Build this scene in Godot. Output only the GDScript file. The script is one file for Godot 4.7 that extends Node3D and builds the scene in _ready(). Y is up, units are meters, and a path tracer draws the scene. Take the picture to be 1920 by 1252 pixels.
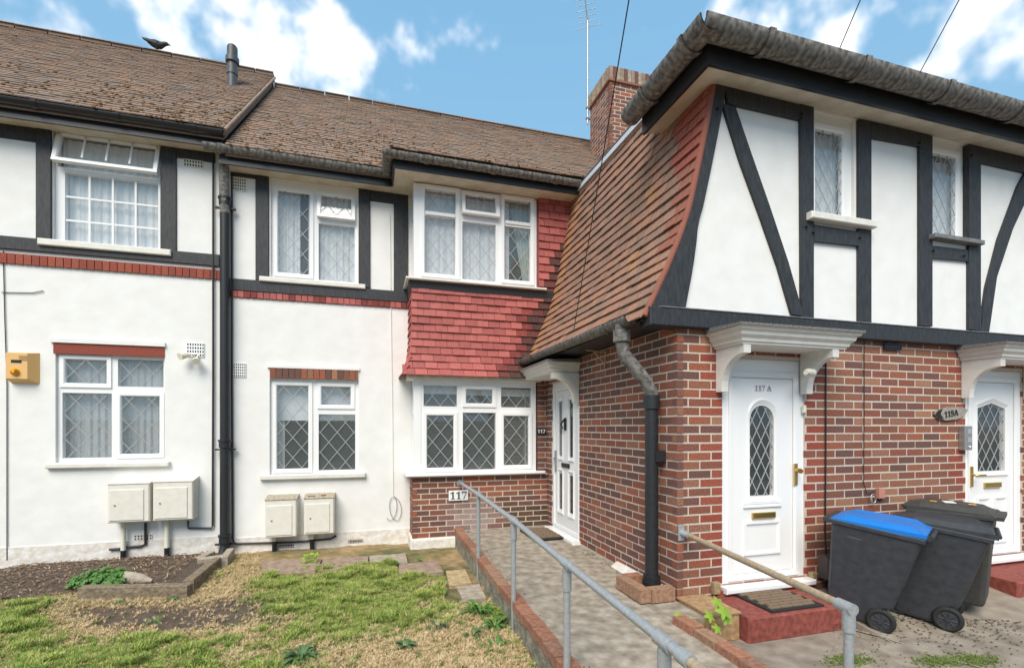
extends Node3D
# A brick and half-timbered terrace seen from its front garden. x runs along the facades, -z is the depth away from the garden, y is up.
# Pixels of the photograph (1920 x 1252) are turned into points on walls and ground by pd / pu / pg.

const F := 906.0
const CX := 960.0
const HY := 802.0
const EYE := 1.45
const TURN := 0.28257
const D_MAIN := 7.22      # depth of the white facade
const D_BAY := 6.75       # depth of the bay front
const D_WING := 3.563     # depth of the brick wing's front
const U_SIDE := 2.498     # the wing's side wall
var SN := sin(TURN)
var CS := cos(TURN)
var rng := RandomNumberGenerator.new()
var taken := {}
var M := {}
var unit_box: ArrayMesh

func at(u: float, y: float, d: float) -> Vector3:
	return Vector3(u, y, -d)

func pd(px: float, py: float, d: float) -> Vector3:
	var x := (px - CX) / F
	var z := d / (CS - x * SN)
	return Vector3(z * (x * CS + SN), EYE - (py - HY) / F * z, -d)

func pu(px: float, py: float, u: float) -> Vector3:
	var x := (px - CX) / F
	var z := u / (x * CS + SN)
	return Vector3(u, EYE - (py - HY) / F * z, -z * (CS - x * SN))

func pg(px: float, py: float, y: float) -> Vector3:
	var x := (px - CX) / F
	var z := F * (EYE - y) / (py - HY)
	return Vector3(z * (x * CS + SN), y, -z * (CS - x * SN))

# ---------------------------------------------------------------- shapes
class Shape:
	var st := SurfaceTool.new()
	var tint := Color.WHITE
	var tinted := false
	func _init() -> void:
		st.begin(Mesh.PRIMITIVE_TRIANGLES)
	func vertex(p: Vector3, n: Vector3) -> void:
		st.set_normal(n)
		if tinted:
			st.set_color(tint)
		st.add_vertex(p)
	func tri(a: Vector3, b: Vector3, c: Vector3) -> void:      # counter-clockwise from outside
		var n := (b - a).cross(c - a).normalized()
		vertex(a, n); vertex(c, n); vertex(b, n)
	func quad(a: Vector3, b: Vector3, c: Vector3, d: Vector3) -> void:
		tri(a, b, c); tri(a, c, d)
	func smooth(a: Vector3, b: Vector3, c: Vector3, na: Vector3, nb: Vector3, nc: Vector3) -> void:
		if (b - a).cross(c - a).dot(na + nb + nc) >= 0.0:
			vertex(a, na); vertex(c, nc); vertex(b, nb)
		else:
			vertex(a, na); vertex(b, nb); vertex(c, nc)
	func box(c: Vector3, s: Vector3, b := Basis()) -> void:
		var x := b.x * s.x * 0.5
		var y := b.y * s.y * 0.5
		var z := b.z * s.z * 0.5
		corners(c - x - y + z, c + x - y + z, c + x + y + z, c - x + y + z, c - x - y - z, c + x - y - z, c + x + y - z, c - x + y - z)
	func corners(a: Vector3, b: Vector3, c: Vector3, d: Vector3, e: Vector3, f: Vector3, g: Vector3, h: Vector3) -> void:   # front a b c d, back e f g h
		quad(a, b, c, d); quad(f, e, h, g); quad(e, a, d, h); quad(b, f, g, c); quad(d, c, g, h); quad(e, f, b, a)
	func span(p: Vector3, q: Vector3) -> void:
		box((p + q) * 0.5, (q - p).abs())
	func chamfered(c: Vector3, s: Vector3, r: float, b := Basis()) -> void:     # a box whose front rim (local +z) is chamfered
		var x := b.x * s.x * 0.5
		var y := b.y * s.y * 0.5
		var z := b.z * s.z * 0.5
		var xi := b.x * (s.x * 0.5 - r)
		var yi := b.y * (s.y * 0.5 - r)
		var zi := b.z * (s.z * 0.5 - r)
		var o := [c - x - y + zi, c + x - y + zi, c + x + y + zi, c - x + y + zi]
		var i := [c - xi - yi + z, c + xi - yi + z, c + xi + yi + z, c - xi + yi + z]
		var k := [c - x - y - z, c + x - y - z, c + x + y - z, c - x + y - z]
		quad(i[0], i[1], i[2], i[3])
		for n in 4:
			var m := (n + 1) % 4
			quad(o[n], o[m], i[m], i[n]); quad(k[n], k[m], o[m], o[n])
		quad(k[1], k[0], k[3], k[2])
	func tube(path: Array, radius, sides := 10, capped := true) -> void:
		var rings := []
		var up := Vector3.UP
		for i in path.size():
			var t: Vector3 = (path[mini(i + 1, path.size() - 1)] - path[maxi(i - 1, 0)]).normalized()
			if absf(t.dot(up)) > 0.95:
				up = Vector3.RIGHT if absf(t.x) < 0.9 else Vector3.BACK
			var a := t.cross(up).normalized()
			var b := a.cross(t).normalized()
			up = b
			var r: float = radius[i] if radius is Array else radius
			var ring := []
			for k in sides:
				var w := TAU * k / sides
				var n := a * cos(w) + b * sin(w)
				ring.append([path[i] + n * r, n])
			rings.append(ring)
		for i in path.size() - 1:
			for k in sides:
				var m := (k + 1) % sides
				var p = rings[i][k]; var q = rings[i][m]; var r2 = rings[i + 1][m]; var s = rings[i + 1][k]
				smooth(p[0], q[0], r2[0], p[1], q[1], r2[1]); smooth(p[0], r2[0], s[0], p[1], r2[1], s[1])
		if capped:
			for k in range(1, sides - 1):
				tri(rings[0][0][0], rings[0][k + 1][0], rings[0][k][0])
				var e: Array = rings[-1]
				tri(e[0][0], e[k][0], e[k + 1][0])
	func gutter(path: Array, outward: Array, r: float, lift := 0.0) -> void:   # open half round trough along a path; outward: unit vectors away from the wall
		for i in path.size() - 1:
			for k in 8:
				var w0 := PI * k / 8.0
				var w1 := PI * (k + 1) / 8.0
				var n0a: Vector3 = outward[i] * cos(w0) - Vector3.UP * sin(w0)
				var n1a: Vector3 = outward[i] * cos(w1) - Vector3.UP * sin(w1)
				var n0b: Vector3 = outward[i + 1] * cos(w0) - Vector3.UP * sin(w0)
				var n1b: Vector3 = outward[i + 1] * cos(w1) - Vector3.UP * sin(w1)
				var p: Vector3 = path[i]; var q: Vector3 = path[i + 1]
				smooth(p + n0a * r, q + n0b * r, q + n1b * r, n0a, n0b, n1b); smooth(p + n0a * r, q + n1b * r, p + n1a * r, n0a, n1b, n1a)
				var s := r * 0.86
				smooth(p + n0a * s, q + n1b * s, q + n0b * s, -n0a, -n1b, -n0b); smooth(p + n0a * s, p + n1a * s, q + n1b * s, -n0a, -n1a, -n1b)
			for sgn in [1.0, -1.0]:
				var a: Vector3 = path[i] + outward[i] * r * sgn
				var b: Vector3 = path[i + 1] + outward[i + 1] * r * sgn
				var c: Vector3 = path[i + 1] + outward[i + 1] * r * 0.86 * sgn
				var d: Vector3 = path[i] + outward[i] * r * 0.86 * sgn
				quad(a, b, c, d)
	func plate(poly: PackedVector2Array, t: Transform3D, thick: float) -> void:   # outline in local x y, front at z 0, back at -thick
		var p := poly
		if Geometry2D.is_polygon_clockwise(p):
			p = p.duplicate(); p.reverse()
		var ids := Geometry2D.triangulate_polygon(p)
		var f := func(v: Vector2, z: float) -> Vector3: return t * Vector3(v.x, v.y, z)
		for k in range(0, ids.size(), 3):
			var a := p[ids[k]]; var b := p[ids[k + 1]]; var c := p[ids[k + 2]]
			if (b - a).cross(c - a) < 0:
				var s := b; b = c; c = s
			tri(f.call(a, 0.0), f.call(b, 0.0), f.call(c, 0.0)); tri(f.call(a, -thick), f.call(c, -thick), f.call(b, -thick))
		for k in p.size():
			var a := p[k]; var b := p[(k + 1) % p.size()]
			quad(f.call(a, -thick), f.call(b, -thick), f.call(b, 0.0), f.call(a, 0.0))
	func sheet(rect: Rect2, holes: Array, t: Transform3D, thick: float) -> void:   # a wall or frame with rectangular openings
		var xs := [rect.position.x, rect.end.x]
		var ys := [rect.position.y, rect.end.y]
		for h in holes:
			for v in [h.position.x, h.end.x]:
				if v > rect.position.x and v < rect.end.x: xs.append(v)
			for v in [h.position.y, h.end.y]:
				if v > rect.position.y and v < rect.end.y: ys.append(v)
		xs.sort(); ys.sort()
		var open := func(i: int, j: int) -> bool:
			if i < 0 or j < 0 or i >= xs.size() - 1 or j >= ys.size() - 1: return true
			var c := Vector2((xs[i] + xs[i + 1]) * 0.5, (ys[j] + ys[j + 1]) * 0.5)
			for h in holes:
				if h.has_point(c): return true
			return false
		for i in xs.size() - 1:
			for j in ys.size() - 1:
				if xs[i + 1] - xs[i] < 1e-5 or ys[j + 1] - ys[j] < 1e-5 or open.call(i, j): continue
				var x0: float = xs[i]; var x1: float = xs[i + 1]; var y0: float = ys[j]; var y1: float = ys[j + 1]
				var a := t * Vector3(x0, y0, 0); var b := t * Vector3(x1, y0, 0); var c := t * Vector3(x1, y1, 0); var d := t * Vector3(x0, y1, 0)
				var e := t * Vector3(x0, y0, -thick); var f := t * Vector3(x1, y0, -thick); var g := t * Vector3(x1, y1, -thick); var h := t * Vector3(x0, y1, -thick)
				quad(a, b, c, d); quad(f, e, h, g)
				if open.call(i - 1, j): quad(e, a, d, h)
				if open.call(i + 1, j): quad(b, f, g, c)
				if open.call(i, j + 1): quad(d, c, g, h)
				if open.call(i, j - 1): quad(e, f, b, a)
	func done() -> ArrayMesh:
		return st.commit()

# ---------------------------------------------------------------- objects
func numbered(called: String) -> String:
	if not taken.has(called):
		taken[called] = 0
		return called
	taken[called] += 1
	return "%s_%03d" % [called, taken[called]]

func thing(called: String, label: String, category: String, where := Vector3.ZERO, turn := 0.0, group := "") -> Node3D:
	var o := Node3D.new()
	o.name = numbered(called)
	add_child(o)
	o.position = where
	o.rotation.y = turn
	o.set_meta("label", label)
	o.set_meta("category", category)
	if group: o.set_meta("group", group)
	return o

func obj(called: String, mesh: Mesh, m: Material, parent: Node = null) -> MeshInstance3D:
	var o := MeshInstance3D.new()
	o.name = called if parent else numbered(called)
	o.mesh = mesh
	o.material_override = m
	(parent if parent else self).add_child(o, true)
	return o

func put(called: String, s: Shape, m: Material, parent: Node = null) -> MeshInstance3D:
	return obj(called, s.done(), m, parent)

func tag(o: Node, label: String, category: String, group := "") -> Node:
	o.set_meta("label", label)
	o.set_meta("category", category)
	if group: o.set_meta("group", group)
	return o

func setting(called: String, s: Shape, m: Material, label := "") -> MeshInstance3D:
	var o := put(called, s, m)
	o.set_meta("kind", "structure")
	if label: o.set_meta("label", label)
	return o

func cubes(called: String, spots: Array, mats: Array, parent: Node, mesh: Mesh, most: int) -> void:
	# spots: [Transform3D, material number]; the ones nearest the camera are parts of their own, the rest one mass
	var eye := Vector3(0, EYE, 0)
	var order := spots.duplicate()
	if spots.size() > most:
		order.sort_custom(func(a, b): return a[0].origin.distance_squared_to(eye) < b[0].origin.distance_squared_to(eye))
	for i in mini(most, order.size()):
		var o := obj(called, mesh, mats[order[i][1]], parent)
		o.transform = order[i][0]
	if order.size() > most:
		for kind in mats.size():
			pass
		var many := MultiMesh.new()
		many.transform_format = MultiMesh.TRANSFORM_3D
		many.use_colors = true
		many.mesh = mesh
		many.instance_count = order.size() - most
		for i in range(most, order.size()):
			many.set_instance_transform(i - most, order[i][0])
			many.set_instance_color(i - most, (mats[order[i][1]] as StandardMaterial3D).albedo_color.srgb_to_linear())
		var o := MultiMeshInstance3D.new()
		o.name = called + "_rest"
		o.multimesh = many
		var m := (mats[0] as StandardMaterial3D).duplicate() as StandardMaterial3D
		m.albedo_color = Color.WHITE
		m.vertex_color_use_as_albedo = true
		o.material_override = m
		o.set_meta("kind", "stuff")
		parent.add_child(o, true)

# ---------------------------------------------------------------- materials
func srgb(r: float, g: float, b: float) -> Color:      # from linear base colour
	return Color(r, g, b).linear_to_srgb()

func grain(seed: int, freq: float, lo: float, hi: float, size := 256, octaves := 4, tint := Color.WHITE, kind := FastNoiseLite.TYPE_SIMPLEX_SMOOTH) -> ImageTexture:
	# a seamless mottled texture whose linear brightness runs from lo to hi
	var n := FastNoiseLite.new()
	n.seed = seed
	n.noise_type = kind
	n.frequency = freq
	n.fractal_octaves = octaves
	var src := n.get_seamless_image(size, size)
	src.convert(Image.FORMAT_L8)
	var data := src.get_data()
	var table := PackedByteArray()
	for k in 256:
		var v := lerpf(lo, hi, k / 255.0)
		var c := Color(minf(1.0, lerpf(tint.r * v, v, k / 255.0)), minf(1.0, lerpf(tint.g * v, v, k / 255.0)), minf(1.0, lerpf(tint.b * v, v, k / 255.0))).linear_to_srgb()
		table.append_array(PackedByteArray([c.r8, c.g8, c.b8]))
	var out := PackedByteArray()
	out.resize(data.size() * 3)
	for i in data.size():
		var k := data[i] * 3
		out[i * 3] = table[k]; out[i * 3 + 1] = table[k + 1]; out[i * 3 + 2] = table[k + 2]
	return ImageTexture.create_from_image(Image.create_from_data(size, size, false, Image.FORMAT_RGB8, out))

func heights(seed: int, freq: float, size := 256, octaves := 4) -> ImageTexture:
	var n := FastNoiseLite.new()
	n.seed = seed
	n.frequency = freq
	n.fractal_octaves = octaves
	var src := n.get_seamless_image(size, size)
	src.convert(Image.FORMAT_L8)
	return ImageTexture.create_from_image(src)

func mat(c: Color, rough := 0.8, tex: Texture2D = null, scale := 1.0, bump: Texture2D = null, depth := 0.0) -> StandardMaterial3D:
	var m := StandardMaterial3D.new()
	m.albedo_color = c
	m.roughness = rough
	if tex or bump:
		m.uv1_triplanar = true
		m.uv1_world_triplanar = true
		m.uv1_scale = Vector3.ONE * scale
	if tex: m.albedo_texture = tex
	if bump:
		m.heightmap_enabled = true
		m.heightmap_texture = bump
		m.heightmap_scale = depth
	return m

func local(m: StandardMaterial3D) -> StandardMaterial3D:
	m.uv1_world_triplanar = false
	return m

func materials() -> void:
	var fine := grain(3, 0.03, 0.78, 1.0)
	var soft := grain(5, 0.012, 0.86, 1.0)
	var stained := grain(8, 0.02, 0.55, 1.0, 256, 5, Color(0.95, 0.85, 0.72))
	var rough := heights(11, 0.05)
	var speck := grain(15, 0.16, 0.35, 1.0, 256, 3)
	var streak := grain(21, 0.02, 0.5, 1.0, 256, 5)
	M.speck = speck
	M.render = mat(srgb(0.8, 0.8, 0.79), 0.9, grain(31, 0.02, 0.93, 1.0, 512, 6, Color(1.0, 0.985, 0.965)), 0.3, heights(33, 0.04), 0.35)
	M.plinth = mat(srgb(0.79, 0.785, 0.765), 0.9, grain(32, 0.04, 0.8, 1.0, 256, 5, Color(0.95, 0.85, 0.75)), 0.9, rough, 0.4)
	M.upvc = mat(srgb(0.83, 0.83, 0.83), 0.28)
	M.white_paint = mat(srgb(0.76, 0.75, 0.71), 0.5, grain(35, 0.02, 0.86, 1.0, 256, 4, Color(1, 0.96, 0.9)), 1.2)
	M.soffit = mat(srgb(0.68, 0.63, 0.54), 0.7, grain(36, 0.015, 0.75, 1.0, 256, 5, Color(1, 0.93, 0.82)), 1.0)
	M.black_timber = mat(srgb(0.042, 0.044, 0.05), 0.6, grain(37, 0.03, 0.32, 1.0, 256, 5), 1.3)
	M.black_timber.uv1_scale = Vector3(3.5, 0.8, 3.5)
	M.black_paint = mat(srgb(0.02, 0.02, 0.022), 0.35, fine, 1.0)
	M.black_plastic = mat(srgb(0.014, 0.014, 0.016), 0.3)
	M.iron = mat(srgb(0.33, 0.31, 0.28), 0.85, grain(41, 0.03, 0.1, 1.0, 256, 5, Color(0.8, 0.8, 0.85)), 2.2)
	M.iron_black = mat(srgb(0.024, 0.026, 0.03), 0.45, grain(43, 0.05, 0.5, 1.0), 2.0)
	M.lead = mat(srgb(0.22, 0.23, 0.25), 0.6, stained, 2.0)
	M.lead_white = mat(srgb(0.55, 0.57, 0.6), 0.6, soft, 2.0)
	M.came = mat(srgb(0.34, 0.35, 0.36), 0.5)
	M.mortar = mat(srgb(0.66, 0.565, 0.475), 0.95, grain(45, 0.06, 0.72, 1.0), 3.0)
	M.mortar_old = mat(srgb(0.52, 0.44, 0.37), 0.95, grain(46, 0.06, 0.6, 1.0), 3.0)
	M.glass = StandardMaterial3D.new()
	M.glass.albedo_color = Color(0.9, 0.95, 0.95, 0.06)
	M.glass.transparency = BaseMaterial3D.TRANSPARENCY_ALPHA
	M.glass.roughness = 0.0
	M.glass.metallic_specular = 0.72
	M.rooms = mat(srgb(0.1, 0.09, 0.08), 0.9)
	M.net = mat(srgb(0.66, 0.69, 0.72), 0.9, soft, 4.0)
	M.lace = mat(srgb(0.6, 0.64, 0.68), 0.9, grain(51, 0.09, 0.25, 1.0, 256, 3), 3.5)
	M.drape = mat(srgb(0.45, 0.55, 0.52), 0.9, soft, 3.0)
	var brick_tex := grain(53, 0.035, 0.62, 1.0, 256, 5, Color(0.92, 0.8, 0.75))
	var brick_bump := heights(54, 0.09)
	var shades := [Color(0.26, 0.108, 0.074), Color(0.33, 0.14, 0.085), Color(0.2, 0.095, 0.078), Color(0.37, 0.128, 0.074), Color(0.34, 0.165, 0.108), Color(0.175, 0.092, 0.076), Color(0.29, 0.105, 0.068), Color(0.41, 0.21, 0.13)]
	M.bricks = []
	for c in shades:
		M.bricks.append(mat(srgb(c.r, c.g, c.b), 0.9, brick_tex, 5.0))
	M.red_bricks = []
	for c in [Color(0.35, 0.08, 0.05), Color(0.31, 0.075, 0.05), Color(0.38, 0.1, 0.06)]:
		M.red_bricks.append(mat(srgb(c.r, c.g, c.b), 0.85, brick_tex, 5.0))
	M.bloom_bricks = []       # salts on the bay wall
	for c in [Color(0.4, 0.31, 0.295), Color(0.31, 0.21, 0.19), Color(0.25, 0.135, 0.115)]:
		M.bloom_bricks.append(mat(srgb(c.r, c.g, c.b), 0.95, grain(56, 0.03, 0.6, 1.0), 4.0))
	M.mossy_bricks = []
	for c in [Color(0.12, 0.078, 0.05), Color(0.15, 0.085, 0.055), Color(0.1, 0.078, 0.045)]:
		M.mossy_bricks.append(mat(srgb(c.r, c.g, c.b), 0.95, stained, 5.0))
	M.step_red = mat(srgb(0.33, 0.085, 0.065), 0.8, grain(57, 0.025, 0.42, 1.0, 256, 5, Color(0.95, 0.85, 0.8)), 2.5)
	M.coping = []
	for c in [Color(0.36, 0.17, 0.11), Color(0.42, 0.2, 0.13), Color(0.32, 0.17, 0.12), Color(0.4, 0.24, 0.16)]:
		M.coping.append(mat(srgb(c.r, c.g, c.b), 0.9, stained, 4.0))
	M.red_tiles = []
	for c in [Color(0.42, 0.105, 0.092), Color(0.37, 0.09, 0.08), Color(0.47, 0.125, 0.108)]:
		M.red_tiles.append(mat(srgb(c.r, c.g, c.b), 0.7, grain(61, 0.02, 0.75, 1.0), 2.5))
	for c in [Color(0.3, 0.06, 0.052), Color(0.24, 0.05, 0.045)]:
		M.red_tiles.append(mat(srgb(c.r, c.g, c.b), 0.8, stained, 3.0))
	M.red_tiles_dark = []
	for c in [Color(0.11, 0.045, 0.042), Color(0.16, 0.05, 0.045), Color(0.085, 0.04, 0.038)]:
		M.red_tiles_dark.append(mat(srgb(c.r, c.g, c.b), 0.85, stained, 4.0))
	var tile_tex := grain(63, 0.03, 0.62, 1.0, 256, 5, Color(0.95, 0.88, 0.8))
	M.roof_tiles = []
	for c in [Color(0.31, 0.222, 0.172), Color(0.345, 0.248, 0.19), Color(0.28, 0.21, 0.17), Color(0.36, 0.235, 0.165), Color(0.33, 0.256, 0.21), Color(0.255, 0.19, 0.15)]:
		M.roof_tiles.append(mat(srgb(c.r, c.g, c.b), 0.9, tile_tex, 3.5))
	M.mansard_tiles = []
	for c in [Color(0.35, 0.205, 0.15), Color(0.39, 0.225, 0.16), Color(0.31, 0.195, 0.145), Color(0.42, 0.225, 0.15), Color(0.46, 0.25, 0.13), Color(0.42, 0.22, 0.12), Color(0.38, 0.11, 0.075), Color(0.34, 0.13, 0.09)]:
		M.mansard_tiles.append(mat(srgb(c.r, c.g, c.b), 0.9, tile_tex, 3.0))
	M.moss = mat(srgb(0.24, 0.14, 0.06), 1.0, grain(65, 0.08, 0.4, 1.0), 6.0)
	M.concrete = mat(srgb(0.45, 0.395, 0.325), 0.95, grain(67, 0.02, 0.42, 1.0, 512, 8, Color(0.92, 0.87, 0.8)), 0.6)
	M.drive = mat(srgb(0.36, 0.31, 0.255), 0.95, grain(69, 0.02, 0.5, 1.0, 512, 6, Color(0.9, 0.85, 0.8)), 0.45)
	M.concrete_wall = mat(srgb(0.36, 0.32, 0.26), 0.95, grain(71, 0.02, 0.4, 1.0, 256, 5, Color(0.85, 0.9, 0.75)), 1.5, rough, 0.8)
	M.stone = mat(srgb(0.46, 0.41, 0.35), 0.95, stained, 2.0, rough, 0.6)
	M.yellow_stone = mat(srgb(0.55, 0.43, 0.26), 0.95, stained, 2.0, rough, 0.6)
	M.slab = mat(srgb(0.38, 0.29, 0.235), 0.95, stained, 1.6, rough, 0.5)
	M.sleeper = mat(srgb(0.3, 0.235, 0.165), 0.9, grain(73, 0.03, 0.35, 1.0, 256, 5, Color(0.9, 0.9, 0.8)), 2.0, rough, 0.6)
	M.ply = mat(srgb(0.5, 0.33, 0.18), 0.85, grain(74, 0.02, 0.6, 1.0, 256, 5, Color(0.9, 0.8, 0.7)), 3.0)
	M.ply_side = mat(srgb(0.5, 0.33, 0.18), 0.85, stained, 3.0)
	M.galvanised = mat(srgb(0.45, 0.48, 0.5), 0.45, grain(75, 0.05, 0.65, 1.0), 3.0)
	M.galvanised.metallic = 0.35
	M.rail_tan = mat(srgb(0.47, 0.37, 0.26), 0.6, grain(76, 0.04, 0.6, 1.0, 256, 4, Color(0.9, 0.85, 0.8)), 3.0)
	M.bin = mat(srgb(0.047, 0.051, 0.06), 0.5, grain(77, 0.02, 0.45, 1.0, 256, 6), 2.5)
	M.bin_old = mat(srgb(0.06, 0.058, 0.054), 0.55, grain(78, 0.03, 0.55, 1.0, 256, 5), 2.0)
	M.bin_blue = mat(srgb(0.008, 0.17, 0.56), 0.35)
	M.rubber = mat(srgb(0.015, 0.015, 0.015), 0.75)
	M.coir = mat(srgb(0.26, 0.18, 0.12), 1.0, speck, 8.0)
	M.brass = mat(srgb(0.6, 0.4, 0.13), 0.3)
	M.brass.metallic = 0.9
	M.steel = mat(srgb(0.4, 0.4, 0.4), 0.35)
	M.steel.metallic = 0.7
	M.meter = mat(srgb(0.74, 0.72, 0.66), 0.55, grain(81, 0.02, 0.92, 1.0, 256, 4, Color(1, 0.97, 0.92)), 2.0)
	M.meter_top = mat(srgb(0.5, 0.46, 0.38), 0.9, stained, 4.0)
	M.alarm = mat(srgb(0.72, 0.44, 0.17), 0.45)
	M.amber = mat(srgb(0.8, 0.36, 0.01), 0.25)
	M.cream = mat(srgb(0.74, 0.71, 0.6), 0.5)
	M.wire = mat(srgb(0.012, 0.012, 0.014), 0.6)
	M.pipe_brown = mat(srgb(0.035, 0.026, 0.024), 0.45)
	M.box_brown = mat(srgb(0.12, 0.095, 0.09), 0.5)
	M.slate = mat(srgb(0.4, 0.38, 0.35), 0.8, stained, 6.0)
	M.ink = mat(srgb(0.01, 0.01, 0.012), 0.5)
	M.digit_white = mat(srgb(0.8, 0.8, 0.8), 0.5)
	M.feather = mat(srgb(0.035, 0.032, 0.035), 0.7)
	M.pole_wood = mat(srgb(0.075, 0.055, 0.04), 0.9, stained, 1.0)
	M.soil = mat(srgb(0.16, 0.115, 0.085), 1.0, grain(83, 0.09, 0.35, 1.0, 256, 5), 2.0, heights(84, 0.1), 2.0)
	M.leaf = mat(srgb(0.085, 0.22, 0.035), 0.6, grain(85, 0.03, 0.6, 1.0), 4.0)
	M.leaf.backlight_enabled = true
	M.leaf.backlight = Color(0.1, 0.25, 0.03)
	M.leaf_dark = mat(srgb(0.075, 0.16, 0.05), 0.6, grain(86, 0.03, 0.6, 1.0), 4.0)
	M.leaf_lime = mat(srgb(0.22, 0.34, 0.03), 0.6)
	M.hedge_leaf = mat(srgb(0.04, 0.075, 0.02), 0.7)
	M.tinted = mat(Color.WHITE, 0.85)
	M.tinted.vertex_color_use_as_albedo = true
	M.tinted.backlight_enabled = true
	M.tinted.backlight = Color(0.25, 0.25, 0.2)
	M.earth = mat(srgb(0.2, 0.16, 0.11), 1.0, grain(87, 0.02, 0.5, 1.0, 256, 5), 0.4)
	M.asphalt = mat(srgb(0.06, 0.06, 0.062), 0.9, speck, 2.0)
	M.timber_end = mat(srgb(0.45, 0.34, 0.2), 0.9, stained, 4.0)

# ---------------------------------------------------------------- builders
func facing(d: float) -> Transform3D:
	return Transform3D(Basis(), Vector3(0, 0, -d))

func side_facing(u: float) -> Transform3D:         # local x runs towards the garden, local z out of the wall (towards -x)
	return Transform3D(Basis(Vector3(0, 0, 1), Vector3.UP, Vector3(-1, 0, 0)), Vector3(u, 0, 0))

func rect_px(l: float, t: float, r: float, b: float, d: float) -> Rect2:
	var mid := (l + r) * 0.5
	var y0 := pd(mid, b, d).y
	var x0 := pd(l, HY, d).x
	return Rect2(x0, y0, pd(r, HY, d).x - x0, pd(mid, t, d).y - y0)

func block(parent: Node, called: String, r: Rect2, front: float, thick: float, m: Material, chamfer := 0.0) -> MeshInstance3D:
	var s := Shape.new()
	var c := Vector3(r.get_center().x, r.get_center().y, -front - thick * 0.5)
	if chamfer > 0: s.chamfered(c, Vector3(r.size.x, r.size.y, thick), chamfer)
	else: s.box(c, Vector3(r.size.x, r.size.y, thick))
	return put(called, s, m, parent)

func timber(parent: Node, l: float, t: float, r: float, b: float, d: float, proud := 0.022) -> void:
	block(parent, "timber", rect_px(l, t, r, b, d), d - proud - rng.randf() * 0.004, 0.06, M.black_timber, 0.006)

func outline(points: Array, d: float) -> PackedVector2Array:
	var p := PackedVector2Array()
	for q in points:
		var v := pd(q[0], q[1], d)
		p.append(Vector2(v.x, v.y))
	return p

func lattice(clip: PackedVector2Array, w: float, h: float, t: Transform3D, thick := 0.009) -> Shape:
	var s := Shape.new()
	var box := Rect2(clip[0], Vector2.ZERO)
	for p in clip: box = box.expand(p)
	var c := box.get_center()
	var n := int(box.size.y / h + box.size.x / w) + 2
	for sgn in [1.0, -1.0]:
		for k in range(-n, n + 1):
			var a := Vector2(box.position.x - 0.01, c.y + sgn * (box.position.x - 0.01 - c.x) * h / w + (k + 0.5) * h)
			var b := Vector2(box.end.x + 0.01, c.y + sgn * (box.end.x + 0.01 - c.x) * h / w + (k + 0.5) * h)
			for line in Geometry2D.intersect_polyline_with_polygon(PackedVector2Array([a, b]), clip):
				var p: Vector2 = line[0]
				var q: Vector2 = line[-1]
				var along := (q - p).normalized()
				var basis := Basis(Vector3(along.x, along.y, 0), Vector3(-along.y, along.x, 0), Vector3.BACK)
				var m := (p + q) * 0.5
				s.box(t * Vector3(m.x, m.y, 0.003 + 0.001 * sgn), Vector3((q - p).length(), thick, 0.004), t.basis * basis)
	return s

func corners_of(r: Rect2) -> PackedVector2Array:
	return PackedVector2Array([r.position, Vector2(r.end.x, r.position.y), r.end, Vector2(r.position.x, r.end.y)])

func ring(r: Rect2, hole: Rect2, t: Transform3D, thick: float) -> Shape:      # a mitred sash: four sloping faces round the glass
	var s := Shape.new()
	var o := corners_of(r)
	var i := corners_of(hole)
	var lip := corners_of(hole.grow(0.012))
	for k in 4:
		var m := (k + 1) % 4
		var f := func(v: Vector2, z: float) -> Vector3: return t * Vector3(v.x, v.y, z)
		s.quad(f.call(o[k], 0.0), f.call(o[m], 0.0), f.call(lip[m], 0.0), f.call(lip[k], 0.0))
		s.quad(f.call(lip[k], 0.0), f.call(lip[m], 0.0), f.call(i[m], -0.014), f.call(i[k], -0.014))
		s.quad(f.call(o[k], -thick), f.call(o[m], -thick), f.call(o[m], 0.0), f.call(o[k], 0.0))
		s.quad(f.call(i[k], -0.014), f.call(i[m], -0.014), f.call(i[m], -thick), f.call(i[k], -thick))
		s.quad(f.call(o[m], -thick), f.call(o[k], -thick), f.call(i[k], -thick), f.call(i[m], -thick))
	return s

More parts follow.
